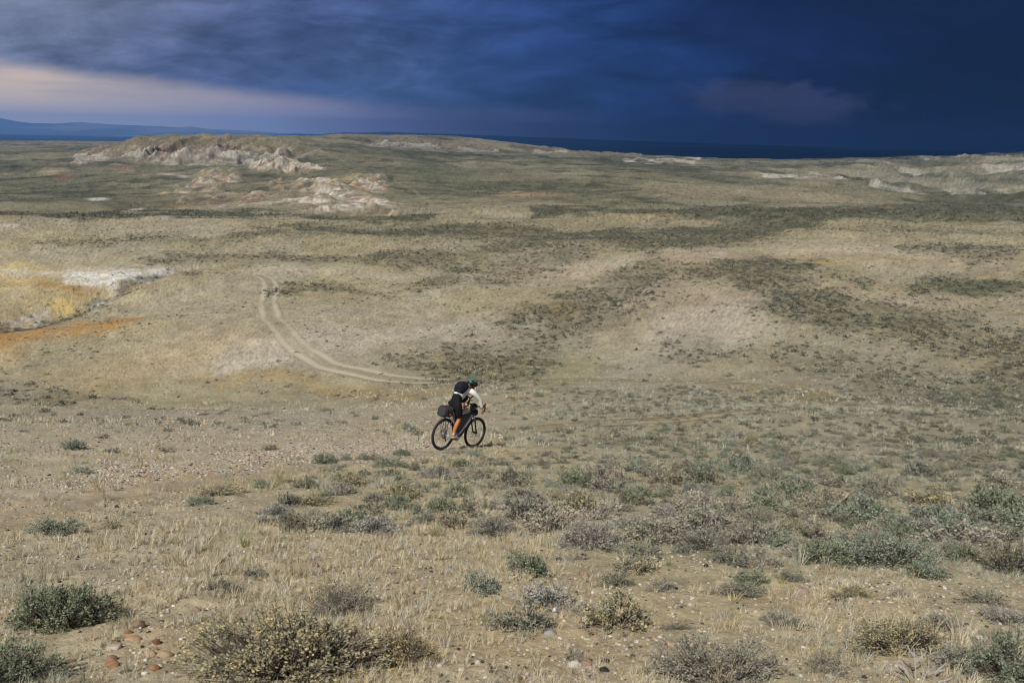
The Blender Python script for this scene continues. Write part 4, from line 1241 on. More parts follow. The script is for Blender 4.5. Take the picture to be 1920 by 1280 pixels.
link('dry_grass', new_mesh('dry_grass', np.vstack(GV), np.vstack(GF), np.vstack(GC), M_GRASS), kind='stuff', label='short dry straw coloured grass covering the slope')

# ------------------------------------------------------------------ gravel and cobbles
M_ROCK = mat_attr('pebble', rough=.85, spec=.25)


def ico(sub):
    b = bmesh.new(); bmesh.ops.create_icosphere(b, subdivisions=sub, radius=1.0)
    b.verts.ensure_lookup_table()
    v = np.array([q.co[:] for q in b.verts]); f = np.array([[q.index for q in p.verts] for p in b.faces]); b.free()
    return v, f


def rock_template(seed, sub, rough=.3, flat=.62):
    g = np.random.default_rng(seed)
    v, f = ico(sub)
    v = v.copy()
    for _ in range(7):                        # knock flats off a ball: a worn, slightly angular stone
        d = unit(g.normal(size=3)); lim = g.uniform(.62, .92)
        h = v @ d
        v -= np.where(h > lim, h - lim, 0)[:, None] * d[None] * .85
    nz = fbm(v[:, 0] * 1.6 + v[:, 2] * 1.1 + seed, v[:, 1] * 1.6 + v[:, 2] * .7, 150 + seed % 50, 3) - .5
    v *= (1 + rough * nz)[:, None]
    v *= np.array([1.0, g.uniform(.65, .95), flat])
    return v, f


RP = np.array([(.56, .52, .46), (.46, .40, .32), (.50, .45, .37), (.36, .29, .21), (.30, .20, .13), (.33, .25, .20), (.045, .042, .045), (.085, .075, .072), (.44, .36, .25), (.60, .57, .53)])
RW = np.array([.09, .16, .15, .15, .10, .12, .07, .05, .09, .02])
peb = [(v, f, np.ones((len(v), 3))) for v, f in [rock_template(900 + k, 1, .3, .6) for k in range(10)]]
PV_, PF_, PC_ = [], [], []
poff = 0
for (d0, d1, dens, lo, hi, onroad) in [(2.6, 9, 480, .004, .020, 0), (2.6, 11, 30, .010, .024, 0), (9, 20, 60, .008, .024, 0), (10, 30, 420, .009, .036, 1), (14, 38, 70, .010, .040, 2), (20, 40, 3.0, .03, .07, 0)]:
    n = int(.80 * (d1 * d1 - d0 * d0) * dens)
    y = np.sqrt(RNG.uniform(d0 * d0, d1 * d1, n)); x = RNG.uniform(-.8, .8, n) * y
    k = .25 + .75 * sstep(fbm(x / .9, y / .9, 161, 4), .42, .62)
    k = np.clip(k * (1 + .3 * sample(dirt, x, y)), 0, 1)
    if onroad:
        gxx, gyy = project(x, y, H(x, y))
        if onroad == 2:
            k = sstep(-gxx, -950, -700) * sstep(gyy, 755, 775) * sstep(-gyy, -900, -860) * (.2 + .9 * fbm(x / 1.5, y / 1.5, 165, 3))
        else: k = np.clip(sample(rocky, x, y) * (.25 + .9 * fbm(x / 1.2, y / 1.2, 163, 3)), 0, 1)
    I = RNG.random(n) < k
    x, y = x[I], y[I]; n = len(x)
    s = lo + (hi - lo) * RNG.random(n) ** 2.2
    scl = np.stack([s, s, s], -1)
    tn = RP[RNG.choice(len(RP), n, p=RW / RW.sum())] * RNG.uniform(.65, 1.05, (n, 1))
    v, f, cc = scatter(peb, np.stack([x, y, H(x, y) + s * .05], -1), scl, RNG.uniform(0, 6.28, n), tn)
    PV_.append(v); PF_.append(f + poff); PC_.append(cc); poff += len(v)
print('gravel tris', sum(len(f) for f in PF_))
link('gravel', new_mesh('gravel', np.vstack(PV_), np.vstack(PF_), np.vstack(PC_), M_ROCK, smooth=False), kind='stuff', label='loose pale and dark gravel strewn over the slope')


def cobble_mat():
    m, t, b = principled('cobble')
    a = t.n.new('ShaderNodeAttribute'); a.attribute_name = 'col'
    tcn = t.n.new('ShaderNodeTexCoord')
    nz = t.noise(tcn.outputs['Object'], 2.2, 6, .65); n2_ = t.noise(tcn.outputs['Object'], 14, 4, .6)
    f = t.m('ADD', .5, t.m('ADD', t.m('MULTIPLY', nz, .6), t.m('MULTIPLY', n2_, .4)))
    t.put(b.inputs['Base Color'], t.mix(1.0, a.outputs['Color'], t.xyz(f, f, f), 'MULTIPLY'))
    b.inputs['Roughness'].default_value = .8; b.inputs['Specular IOR Level'].default_value = .25
    bp = t.n.new('ShaderNodeBump'); bp.inputs['Strength'].default_value = .35; bp.inputs['Distance'].default_value = .1
    t.put(bp.inputs['Height'], n2_); t.l.new(bp.outputs[0], b.inputs['Normal'])
    return m


M_COB = cobble_mat()
BROWN = (.26, .185, .125); RUST = (.28, .155, .085); TANR = (.36, .27, .17); BLACK = (.028, .027, .030); WHITE = (.62, .60, .56); PALE = (.46, .40, .33); GREYR = (.26, .25, .25)
ROCKS = [
    (252, 1176, 31, BROWN, .60, 'smooth brown cobble, largest beside the big green sagebrush'),
    (238, 1188, 15, RUST, .7, 'small reddish cobble touching the largest brown one'),
    (291, 1207, 18, (.16, .075, .045), .75, 'dark red brown cobble with a black side below the largest brown one'),
    (278, 1230, 28, TANR, .5, 'flat tan stone in the middle of the cobble patch'),
    (207, 1250, 26, RUST, .55, 'flat orange stone by the bottom left grass'),
    (207, 1238, 22, (.25, .16, .11), .5, 'dull brown stone just behind the flat orange one'),
    (288, 1256, 18, RUST, .75, 'round orange cobble nearest the cream tipped sagebrush'),
    (305, 1231, 28, (.37, .27, .175), .5, 'pale tan flat cobble against the cream tipped sagebrush'),
    (245, 1200, 30, (.36, .24, .15), .3, 'thin pinkish slab between the cobbles'),
    (213, 1217, 26, PALE, .4, 'flat whitish stone left in the cobble patch'),
    (366, 1146, 18, (.30, .20, .15), .6, 'purplish brown stone above the cream tipped sagebrush'),
    (1094, 1080, 19, (.24, .16, .12), .85, 'rounded brown stone alone in the straw grass'),
    (1042, 1148, 15, WHITE, .85, 'white egg shaped stone right of centre'),
    (1018, 1115, 24, PALE, .6, 'pale jagged stone up left of the white one'),
    (1397, 1058, 14, BLACK, .95, 'black upright stone below the dead branches'),
    (984, 1194, 10, BLACK, .7, 'small black pebble left of the pale grey slab'),
    (1032, 1190, 28, (.30, .28, .27), .45, 'grey slab at the foot of the pale grass'),
    (1845, 1200, 28, PALE, .5, 'long pale rock on the bare patch near the right edge'),
    (1910, 1226, 20, WHITE, .7, 'white rock cut by the right edge'),
    (1527, 1224, 12, (.42, .30, .14), .8, 'yellow brown pebble on the dark soil'),
    (960, 1116, 10, GREYR, .8, 'dark grey pebble at the centre of the bare ground'),
    (590, 1062, 14, (.20, .135, .10), .8, 'dark brown stone standing in the straw grass'),
    (842, 1146, 12, PALE, .7, 'pale stone right of the tall straw grass'),
    (842, 1070, 16, GREYR, .5, 'blue grey flat stone in the straw grass'),
    (1136, 1241, 16, BLACK, .55, 'flat black stone, upper of two near the bottom centre'),
    (1134, 1258, 18, BLACK, .5, 'flat black stone, lower of two near the bottom centre'),
    (1099, 1247, 22, (.29, .19, .13), .5, 'flat brown stone beside the two black ones'),
    (1078, 1250, 26, (.50, .46, .40), .5, 'crumbly white stone beside the flat brown one'),
    (896, 1244, 12, PALE, .8, 'pale round stone right of the brown tipped sagebrush'),
    (905, 1242, 9, BLACK, .8, 'small black stone touching the pale round one'),
    (1245, 1218, 18, (.31, .20, .14), .6, 'brown stone beside the pale grass tuft'),
    (1258, 1212, 14, (.42, .30, .17), .7, 'tan pebble beside the brown stone'),
    (1507, 1112, 24, (.29, .21, .18), .5, 'purplish flat rock below the bluish sagebrush'),
    (1325, 1062, 9, BLACK, .8, 'tiny black stone left of the black upright one'),
    (1094, 1042, 12, BLACK, .5, 'black flat stone under the soft grey sagebrush'),
    (1048, 1050, 14, BLACK, .5, 'black flat stone left under the soft grey sagebrush'),
    (941, 824, 13, (.52, .43, .28), .65, 'cream coloured stone just right of the front wheel'),
    (190, 950, 14, (.33, .29, .25), .75, 'grey stone in the middle of the dirt track'),
    (218, 951, 8, BLACK, .8, 'black pebble right of the grey stone on the track'),
    (256, 944, 10, PALE, .7, 'pale stone on the upper side of the track'),
    (180, 900, 10, (.38, .26, .18), .8, 'brown stone among the gravel band'),
    (259, 894, 9, (.10, .10, .11), .7, 'dark stone at the edge of the gravel band'),
    (270, 1003, 10, BLACK, .6, 'black stone below the olive tuft'),
    (410, 1047, 12, (.24, .15, .11), .8, 'rust brown stone, topmost in the straw grass at left'),
    (402, 1067, 11, BLACK, .8, 'black round stone in the straw grass at left'),
    (313, 1045, 12, (.32, .20, .12), .7, 'brown stone left of the rust brown one'),
    (1268, 1104, 8, BLACK, .9, 'round black pebble between two grey sagebrush'),
    (1296, 1136, 13, PALE, .7, 'pale stone on the bare ground right of the white egg'),
    (1786, 1106, 11, GREYR, .6, 'blue grey stone right of the broad bush'),
    (1772, 1104, 10, WHITE, .5, 'white chip left of the blue grey stone'),
]
for k, (px, py, wp, colr, hr, lab) in enumerate(ROCKS):
    x, y, z = ground_at(px, py)
    kk = axis_depth(x, y, z) / FPX
    rad = wp * kk * .5 * 1.08
    v, f = rock_template(1000 + k * 7, 3, .28, 1.0)
    cc = np.asarray(colr)[None] * (0.85 + .3 * fbm(v[:, 0] * 2 + k, v[:, 1] * 2 + v[:, 2], 170, 3))[:, None]
    me = new_mesh('stone', v, f, cc, M_COB, smooth=True)
    hz = rad * min(1.0, hr * 1.15)
    o = link('stone', me, None, (x, y + rad * .4, float(H(x, y + rad * .4)) + hz * .22), label=lab, category='stone', group='stones lying on the slope')
    o.scale = (rad, rad * .85, hz)
    o.rotation_euler = (RNG.uniform(-.2, .2), RNG.uniform(-.2, .2), RNG.uniform(-.5, .5))

#@@PART3@@
# ------------------------------------------------------------------ bicycle
FIXED = ('wheel', 'tyre', 'spokes', 'hub', 'brake_disc', 'cassette')


def lean(p):
    """slack front end and rider sitting back: everything above the hubs leans rearwards a little"""
    return (p[0] - .125 * (p[2] - .37), p[1], p[2])


class MB:
    """collects tubes, ellipsoids and lathes into one mesh"""
    def __init__(s):
        s.v, s.f = [], []

    def add(s, v, f):
        o = len(s.v)
        s.v += [tuple(float(q) for q in p) for p in v]
        s.f += [tuple(int(i) + o for i in q) for q in f]

    def tube(s, pts, r, seg=10, close=False, caps=True):
        P = np.array(pts, float); n = len(P)
        rr = np.array(r if hasattr(r, '__len__') else [r] * n, float)
        tg = np.gradient(P, axis=0)
        if close:
            tg = np.roll(P, -1, 0) - np.roll(P, 1, 0)
        tg = unit(tg)
        ref = np.array([.13, .21, .97]) if abs(tg[:, 2]).mean() < .9 else np.array([.97, .2, .1])
        a = unit(np.cross(tg, ref)); b = np.cross(tg, a)
        an = np.linspace(0, 2 * math.pi, seg, endpoint=False)
        v = (P[:, None] + rr[:, None, None] * (a[:, None] * np.cos(an)[None, :, None] + b[:, None] * np.sin(an)[None, :, None])).reshape(-1, 3)
        f = []
        for i in range(n if close else n - 1):
            j = (i + 1) % n
            for k in range(seg):
                l = (k + 1) % seg
                f.append((i * seg + k, i * seg + l, j * seg + l, j * seg + k))
        if caps and not close:
            f.append(tuple(range(seg))[::-1]); f.append(tuple((n - 1) * seg + k for k in range(seg)))
        s.add(v, f)
        return s

    def ring(s, c, R_, r, seg=48, rs=8, sq=1.0):
        """torus in the x-z plane"""
        an = np.linspace(0, 2 * math.pi, seg, endpoint=False); bn = np.linspace(0, 2 * math.pi, rs, endpoint=False)
        v = [(c[0] + (R_ + r * math.cos(b)) * math.cos(a), c[1] + r * sq * math.sin(b), c[2] + (R_ + r * math.cos(b)) * math.sin(a)) for a in an for b in bn]
        f = [(i * rs + k, i * rs + (k + 1) % rs, ((i + 1) % seg) * rs + (k + 1) % rs, ((i + 1) % seg) * rs + k) for i in range(seg) for k in range(rs)]
        s.add(v, f)
        return s

    def ell(s, c, rad, rot=None, seg=16, rings=10, pw=1.0):
        """(super)ellipsoid"""
        v = []
        def sp(q): return math.copysign(abs(q) ** pw, q)
        for i in range(rings + 1):
            th = -math.pi / 2 + math.pi * i / rings
            for k in range(seg):
                ph = 2 * math.pi * k / seg
                p = Vector((rad[0] * sp(math.cos(th)) * sp(math.cos(ph)), rad[1] * sp(math.cos(th)) * sp(math.sin(ph)), rad[2] * sp(math.sin(th))))
                if rot is not None:
                    p = rot @ p
                v.append(p + Vector(c))
        f = [(i * seg + k, i * seg + (k + 1) % seg, (i + 1) * seg + (k + 1) % seg, (i + 1) * seg + k) for i in range(rings) for k in range(seg)]
        s.add(v, f)
        return s

    def prism(s, outline, y0, y1):
        n = len(outline)
        v = [(p[0], y0, p[1]) for p in outline] + [(p[0], y1, p[1]) for p in outline]
        f = [tuple(range(n)), tuple(range(2 * n - 1, n - 1, -1))] + [(k, k + n, (k + 1) % n + n, (k + 1) % n) for k in range(n)]
        s.add(v, f)
        return s

    def build(s, name, mat, parent, bevel=0.0, smooth=True, sub=0):
        me = bpy.data.meshes.new(name)
        if not name in FIXED:
            s.v = [lean(p) for p in s.v]
        me.from_pydata(s.v, [], s.f)
        me.materials.append(mat)
        me.polygons.foreach_set('use_smooth', np.full(len(me.polygons), smooth, dtype=bool))
        me.update()
        o = link(name, me, parent)
        if bevel:
            m_ = o.modifiers.new('bevel', 'BEVEL'); m_.width = bevel; m_.segments = 3
        if sub:
            m_ = o.modifiers.new('sub', 'SUBSURF'); m_.levels = sub; m_.render_levels = sub
        return o


M_BLACK = mat_plain('black_metal', (.014, .014, .016), .45, .0, .5)
M_TYRE = mat_plain('tyre_rubber', (.022, .023, .028), .75, 0, .35)
M_RIM = mat_plain('rim', (.05, .05, .055), .4, .0, .5)
M_STEEL = mat_plain('steel', (.42, .42, .44), .35, .8, .5)
M_FRAME = mat_plain('lilac_paint', (.62, .60, .74), .35, 0, .5, .05)
M_BAGC = mat_plain('charcoal_fabric', (.036, .038, .041), .85, 0, .2, .35, 18)
M_FBAG = mat_plain('grey_fabric', (.085, .083, .082), .85, 0, .2, .25, 18)
M_CLOTH = mat_plain('black_cloth', (.0085, .0085, .010), .85, 0, .2, .4, 14)
M_NAVY = mat_plain('navy_cloth', (.010, .011, .022), .85, 0, .2, .4, 14)
M_WHITE = mat_plain('white_cloth', (.66, .645, .63), .85, 0, .2, .10, 9)
M_BEIGE = mat_plain('beige_cloth', (.43, .39, .33), .85, 0, .2, .12, 20)
M_SKIN = mat_plain('skin', (.40, .145, .058), .55, 0, .35, .12, 12)
M_SOCK = mat_plain('grey_sock', (.50, .48, .45), .9, 0, .1, .15, 20)
M_SHOE = mat_plain('grey_shoe', (.34, .33, .31), .7, 0, .3, .2, 20)
M_GREEN = mat_plain('green_helmet', (.035, .17, .12), .35, 0, .5, .1, 10)
M_MINT = mat_plain('pale_green_helmet', (.11, .32, .235), .35, 0, .5, .1, 10)
M_ORANGE = mat_plain('orange_tag', (.70, .12, .02), .6, 0, .3)
M_BLUE = mat_plain('blue_badge', (.10, .25, .48), .5, 0, .3)
M_HAIR = mat_plain('hair', (.02, .014, .01), .8, 0, .2)

# the bicycle stands with its rear tyre on one point of the slope and its front tyre on another
WB = 1.10
xr, yr, zr = ground_at(826.0, 844.0)
best = None
for ang in np.linspace(R(10), R(80), 141):           # heading whose front contact falls where the photo has it
    xf, yf = xr + WB * math.cos(ang) * .975, yr + WB * math.sin(ang) * .975
    zf = float(H(xf, yf))
    qx, qy = project(np.array(xf), np.array(yf), np.array(zf))
    e = (float(qx) - 886.0) ** 2 + .2 * (float(qy) - 836.5) ** 2
    if best is None or e < best[0]:
        best = (e, ang, xf, yf, zf)
_, HEAD, xf, yf, zf = best
print('bike at', xr, yr, zr, 'heading', math.degrees(HEAD), 'front', xf, yf, zf)
hx = Vector((xf - xr, yf - yr, zf - zr)).normalized()
hy = Vector((0, 0, 1)).cross(hx).normalized()
hz = hx.cross(hy)
MBIKE = Matrix(((hx.x, hy.x, hz.x, xr), (hx.y, hy.y, hz.y, yr), (hx.z, hy.z, hz.z, zr + .006), (0, 0, 0, 1)))


def rooted(name, **props):
    o = bpy.data.objects.new(name, None)
    COL.objects.link(o)
    o.matrix_world = MBIKE
    o.empty_display_size = .2
    for k, v in props.items():
        o[k] = v
    return o


bike = rooted('bicycle', label='lilac framed bicycle with drop bars and loaded rack, ridden down the slope', category='bicycle')
RW_ = .37


def wheel(cx, rear):
    m = MB().ring((cx, 0, RW_), .312, .013, 56, 8, 1.1)
    wh = m.build('wheel', M_RIM, bike)
    MB().ring((cx, 0, RW_), .343, .0275, 64, 10, 1.0).build('tyre', M_TYRE, wh)
    sp = MB()
    for k in range(28):
        a = 2 * math.pi * k / 28; b = a + (.5 if k % 2 else -.5)
        side = .03 if (k // 2) % 2 else -.03
        sp.tube([(cx + .028 * math.cos(b), side, RW_ + .028 * math.sin(b)), (cx + .302 * math.cos(a), 0, RW_ + .302 * math.sin(a))], .0016, 4)
    sp.build('spokes', M_BLACK, wh)
    h = MB().tube([(cx, -.055, RW_), (cx, .055, RW_)], .024, 12)
    h.build('hub', M_BLACK, wh)
    MB().ring((cx, .05, RW_), .068, .006, 28, 6, .4).build('brake_disc', M_STEEL, wh)
    if rear:
        ca = MB()
        for k, rr in enumerate((.095, .083, .071, .060, .050, .041)):
            ca.ring((cx, -.026 - k * .005, RW_), rr - .008, .009, 26, 6, .2)
        ca.build('cassette', M_STEEL, wh)
    return wh


wheel(0.0, True)
wheel(WB, False)
BBp = (.445, 0, .300); ST = (.285, 0, .80); HT = (.905, 0, .905); HB = (.945, 0, .800)
fr = MB()
fr.tube([BBp, ST], .016).tube([ST, (.90, 0, .885)], .0165).tube([BBp, (.60, 0, .43), (.937, 0, .815)], .030, 12)
fr.tube([HT, HB], .023)
for s_ in (-1, 1):
    fr.tube([(.43, s_ * .03, .30), (.25, s_ * .062, .33), (0, s_ * .066, .37)], .0105)
    fr.tube([(.30, s_ * .018, .765), (0, s_ * .066, .37)], .0085)
fr.tube([(.445, -.04, .30), (.445, .04, .30)], .026)
fr.build('frame', M_FRAME, bike)
fk = MB()
fk.tube([HB, (.965, 0, .765)], .024).tube([(.965, -.062, .765), (.965, .062, .765)], .022)
for s_ in (-1, 1):
    fk.tube([(.965, s_ * .06, .78), (1.005, s_ * .060, .62), (WB - .01, s_ * .056, .36)], [.021, .019, .013])
fk.build('fork', M_BLACK, bike)
MB().tube([(.285, 0, .80), (.245, 0, .945)], .0135).build('seat_post', M_BLACK, bike)
MB().ell((.20, 0, .965), (.155, .068, .028), None, 16, 8).ell((.12, 0, .975), (.075, .085, .026)).build('saddle', M_BEIGE, bike)
hb = MB()
hb.tube([(.905, 0, .905), (.888, 0, .985), (.955, 0, 1.035)], .017)
hb.tube([(.97, -.235, 1.045), (.965, -.08, 1.038), (.965, .08, 1.038), (.97, .235, 1.045)], .0145)
for s_ in (-1, 1):
    hb.tube([(.97, s_ * .235, 1.045), (1.03, s_ * .245, 1.045), (1.065, s_ * .255, 1.015), (1.055, s_ * .268, 0.965), (1.00, s_ * .278, 0.932), (.925, s_ * .285, 0.925)], .0165)
bar = hb.build('handlebar', M_BLACK, bike)
for s_ in (-1, 1):
    lv = MB().tube([(1.02, s_ * .245, 1.045), (1.07, s_ * .247, 1.075), (1.098, s_ * .247, 1.135)], [.019, .019, .014])
    lv.tube([(1.085, s_ * .249, 1.090), (1.10, s_ * .255, 1.030), (1.075, s_ * .262, 0.960)], [.008, .007, .006])
    lv.build('brake_lever', M_BLACK, bar)
ck = MB().ring((.445, -.052, .30), .070, .007, 36, 6, .35).ring((.445, -.052, .30), .022, .014, 16, 6, .4)
for k in range(4):
    a = k * math.pi / 2 + .4
    ck.tube([(.445, -.052, .30), (.445 + .066 * math.cos(a), -.052, .30 + .066 * math.sin(a))], .007, 6)
PED_R = (.280, -.115, .270); PED_L = (.610, .115, .330)
ck.tube([(.445, -.07, .30), (PED_R[0], -.075, PED_R[2])], .012).tube([(.445, .07, .30), (PED_L[0], .075, PED_L[2])], .012)
cranks = ck.build('crankset', M_BLACK, bike)
for p in (PED_R, PED_L):
    q = MB().ell((p[0], p[1], p[2]), (.050, .046, .012), None, 12, 6, .5)
    q.build('pedal', M_BLACK, cranks)
ch = MB()
ch.tube([(.445, -.052, .376), (0, -.045, .43)], .004, 5).tube([(.445, -.052, .224), (.03, -.045, .235), (.0, -.045, .27)], .004, 5)
ch.build('chain', M_STEEL, bike)
MB().tube([(.0, -.055, .33), (.035, -.05, .235)], .016, 8).ring((.035, -.048, .225), .016, .005, 14, 6).build('derailleur', M_BLACK, bike)
rk = MB()
for s_ in (-1, 1):
    rk.tube([(0, s_ * .075, .37), (-.05, s_ * .07, .795)], .006, 6).tube([(0, s_ * .075, .37), (.10, s_ * .065, .795)], .006, 6)
    rk.tube([(-.14, s_ * .055, .80), (.24, s_ * .045, .80)], .006, 6).tube([(.24, s_ * .04, .80), (.30, s_ * .02, .76)], .005, 6)
for x_ in (-.14, .0, .12):
    rk.tube([(x_, -.055, .80), (x_, .055, .80)], .005, 6)
rk.build('rack', M_BLACK, bike)
MB().tube([(-.105, .0, .60), (.0, .0, .745), (.06, .0, .752)], .006, 6).build('fender_stay', M_BLACK, bike)

# luggage, each bag a thing of its own
t = rooted('rear_bag', label='charcoal roll bag with orange tag strapped on the rear rack', category='bag')
q = MB()
prof_ = [(-.135, .55), (-.133, .86), (-.12, .95), (-.06, 1.0), (.02, 1.02), (.10, 1.0), (.155, .95), (.168, .86), (.17, .55)]
sg = 18
ring_pts = []
for (x_, k_) in prof_:
    for a in np.linspace(0, 2 * math.pi, sg, endpoint=False):
        ring_pts.append((x_ + .035 * math.sin(a), .132 * k_ * math.copysign(abs(math.cos(a)) ** .55, math.cos(a)), .900 + .118 * k_ * math.copysign(abs(math.sin(a)) ** .555, math.sin(a))))
fs = [(i * sg + k, i * sg + (k + 1) % sg, (i + 1) * sg + (k + 1) % sg, (i + 1) * sg + k) for i in range(len(prof_) - 1) for k in range(sg)]
fs += [tuple(range(sg))[::-1], tuple((len(prof_) - 1) * sg + k for k in range(sg))]
q.add(ring_pts, fs)
q.build('bag_body', M_BAGC, t, sub=1)
for x_ in (-.06, .09):
    st_ = MB()
    an = np.linspace(0, 2 * math.pi, 28, endpoint=False)
    st_.tube([(x_ + .035 * math.sin(a), .136 * math.copysign(abs(math.cos(a)) ** .55, math.cos(a)), .900 + .122 * math.copysign(abs(math.sin(a)) ** .555, math.sin(a))) for a in an], .008, 6, close=True)
    st_.build('strap', M_BLACK, t)
MB().ell((.03, -.136, .848), (.02, .006, .018), None, 10, 6, .6).build('tag', M_ORANGE, t)

t = rooted('frame_bag', label='grey frame bag filling the bicycle main triangle', category='bag')
MB().prism([(.46, .375), (.335, .765), (.845, .850), (.88, .82), (.60, .475)], -.034, .034).build('bag_body', M_FBAG, t, bevel=.012)
MB().tube([(.37, -.036, .735), (.86, -.036, .80)], .005, 6).build('zip', M_BLACK, t)

t = rooted('bottle', label='grey bottle pouch slung under the down tube ahead of the crank', category='bottle')
q = MB().tube([(.545, 0, .300), (.56, 0, .318), (.70, 0, .468), (.715, 0, .485)], [.030, .041, .041, .028], 16)
q.build('bottle_body', M_FBAG, t)
MB().tube([(.715, 0, .485), (.732, 0, .503)], .02, 12).build('cap', M_BLACK, t)

t = rooted('handlebar_bag', label='black stem pouch with blue round badge at the handlebar', category='bag')
MB().ell((.895, -.07, 1.00), (.080, .080, .10), None, 18, 10, .7).ell((.955, -.02, .885), (.075, .115, .085), None, 18, 10, .7).build('bag_body', M_CLOTH, t)
MB().ell((.905, -.150, .985), (.034, .010, .024), None, 14, 8).build('badge', M_BLUE, t)

t = rooted('top_tube_bag', label='beige bag lying along the top tube before the rider', category='bag')
MB().ell((.70, -.01, .915), (.135, .04, .052), Matrix.Rotation(R(-8), 3, 'Y'), 18, 10, .7).build('bag_body', M_BEIGE, t)


# ------------------------------------------------------------------ rider
def skin_mesh(name, verts, edges, radii, mat, parent, sub=2, root=0):
    me = bpy.data.meshes.new(name)
    me.from_pydata([lean(v) for v in verts], edges, [])
    o = link(name, me, parent)
    m_ = o.modifiers.new('skin', 'SKIN'); m_.use_smooth_shade = True; m_.branch_smoothing = .6
    for k, sv_ in enumerate(me.skin_vertices[0].data):
        r_ = radii[k]
        sv_.radius = (r_, r_) if not hasattr(r_, '__len__') else tuple(r_)
        sv_.use_root = (k == root)
    s_ = o.modifiers.new('sub', 'SUBSURF'); s_.levels = sub; s_.render_levels = sub
    dg = bpy.context.evaluated_depsgraph_get()
    me2 = bpy.data.meshes.new_from_object(o.evaluated_get(dg))
    me2.name = name
    o.modifiers.clear()
    o.data = me2
    me2.materials.clear(); me2.materials.append(mat)
    me2.polygons.foreach_set('use_smooth', np.full(len(me2.polygons), True, dtype=bool))
    return o


rider = rooted('person', label='cyclist standing on the pedals in white long sleeves, black shorts and green helmet', category='person')
J = {}
J['pelvis'] = (.305, 0, 1.165); J['waist'] = (.40, 0, 1.255); J['chest'] = (.565, 0, 1.350); J['neckb'] = (.71, 0, 1.425); J['neck'] = (.785, 0, 1.455)
J['jaw'] = (.860, -.012, 1.425); J['skull'] = (.850, -.01, 1.510); J['crown'] = (.845, -.01, 1.560); J['nose'] = (.927, -.03, 1.470)
V_, E_, R__ = [], [], []


def jv(p, r, parent=None):
    V_.append(p); R__.append(r); k = len(V_) - 1
    if parent is not None:
        E_.append((parent, k))
    return k


pel = jv(J['pelvis'], (.095, .115))
wa = jv(J['waist'], (.085, .105), pel)
cs_ = jv(J['chest'], (.095, .130), wa)
nb = jv(J['neckb'], (.070, .085), cs_)
nk = jv(J['neck'], .058, nb)
sk = jv(J['skull'], (.088, .078), nk)
cr = jv(J['crown'], (.07, .065), sk)
jw = jv(J['jaw'], .048, nk)
ns = jv(J['nose'], .012, sk)
arm_pts = {}
for s_ in (-1, 1):
    sh = (.695, s_ * .185, 1.378); el = (.865, s_ * .265, 1.225); wr = (.945, s_ * .283, 1.015); pm = (.950, s_ * .283, .957)
    arm_pts[s_] = (sh, el, wr, pm)
    a = jv(sh, .050, nb); m1 = jv(tuple(np.add(sh, el) / 2), .042, a); b = jv(el, .037, m1); m2 = jv(tuple(np.add(el, wr) * .5), .039, b)
    c_ = jv(wr, .027, m2); d_ = jv(pm, (.034, .022), c_)
    # four unequal fingers close round the drop, the thumb comes round from the other side
    for k, (ox, ln) in enumerate(((.034, .9), (.012, 1.0), (-.010, .95), (-.031, .8))):
        bx0 = pm[0] + ox
        f1 = jv((bx0, pm[1] - s_ * -.022, pm[2] - .014), .0095, d_)
        f2 = jv((bx0, pm[1] + s_ * .030 * ln, pm[2] - .043 * ln), .0088, f1)
        f3 = jv((bx0 + .002, pm[1] + s_ * .006, pm[2] - .064 * ln), .0080, f2)
        jv((bx0 + .003, pm[1] - s_ * .014 * ln, pm[2] - .052 * ln), .0070, f3)
    t1 = jv((pm[0] + .030, pm[1] - s_ * .020, pm[2] + .006), .011, d_)
    t2 = jv((pm[0] + .050, pm[1] - s_ * .030, pm[2] - .022), .0095, t1)
    jv((pm[0] + .044, pm[1] - s_ * .024, pm[2] - .048), .008, t2)
leg_pts = {}
for s_ in (-1, 1):
    hp = (.295, s_ * .095, 1.075)
    if s_ < 0:
        kn = (.365, -.115, .725); an_ = (.205, -.115, .380); hl = (.155, -.115, .325); to = (.330, -.125, .300)
    else:
        kn = (.640, .115, .800); an_ = (.555, .112, .450); hl = (.500, .112, .395); to = (.670, .120, .370)
    leg_pts[s_] = (hp, kn, an_, hl, to)
    a = jv(hp, .070, pel); b = jv(tuple(np.array(hp) * .5 + np.array(kn) * .5), .062, a); c_ = jv(kn, .055, b)
    cal = tuple(np.array(kn) * .66 + np.array(an_) * .34 + np.array((-.018, 0, 0))); d_ = jv(cal, .060, c_)
    e_ = jv(an_, .036, d_); f_ = jv(hl, .034, e_); jv(to, .034, e_)
skin_mesh('body', V_, E_, R__, M_SKIN, rider)

# clothing
jv_, je_, jr_ = [], [], []
def cv(p, r, par=None):
    jv_.append(p); jr_.append(r); k = len(jv_) - 1
    if par is not None: je_.append((par, k))
    return k
w0 = cv((.33, 0, 1.19), (.120, .150)); w1 = cv(J['waist'], (.116, .146), w0); w2 = cv(J['chest'], (.126, .176), w1); w3 = cv(J['neckb'], (.092, .105), w2); cv((.752, 0, 1.497), .066, w3)
for s_ in (-1, 1):
    sh, el, wr, pm = arm_pts[s_]
    a = cv(sh, .071, w3); b = cv(tuple(np.add(sh, el) / 2), .058, a); c_ = cv(el, .050, b); d_ = cv(tuple(np.add(el, wr) * .5), .047, c_); cv(tuple(np.array(wr) + np.array((0, 0, .02))), .036, d_)
skin_mesh('jersey', jv_, je_, jr_, M_WHITE, rider)
jv_, je_, jr_ = [], [], []
w0 = cv((.285, 0, 1.150), (.155, .175)); w00 = cv((.355, 0, 1.23), (.140, .160), w0); cv((.425, 0, 1.29), (.125, .150), w00)
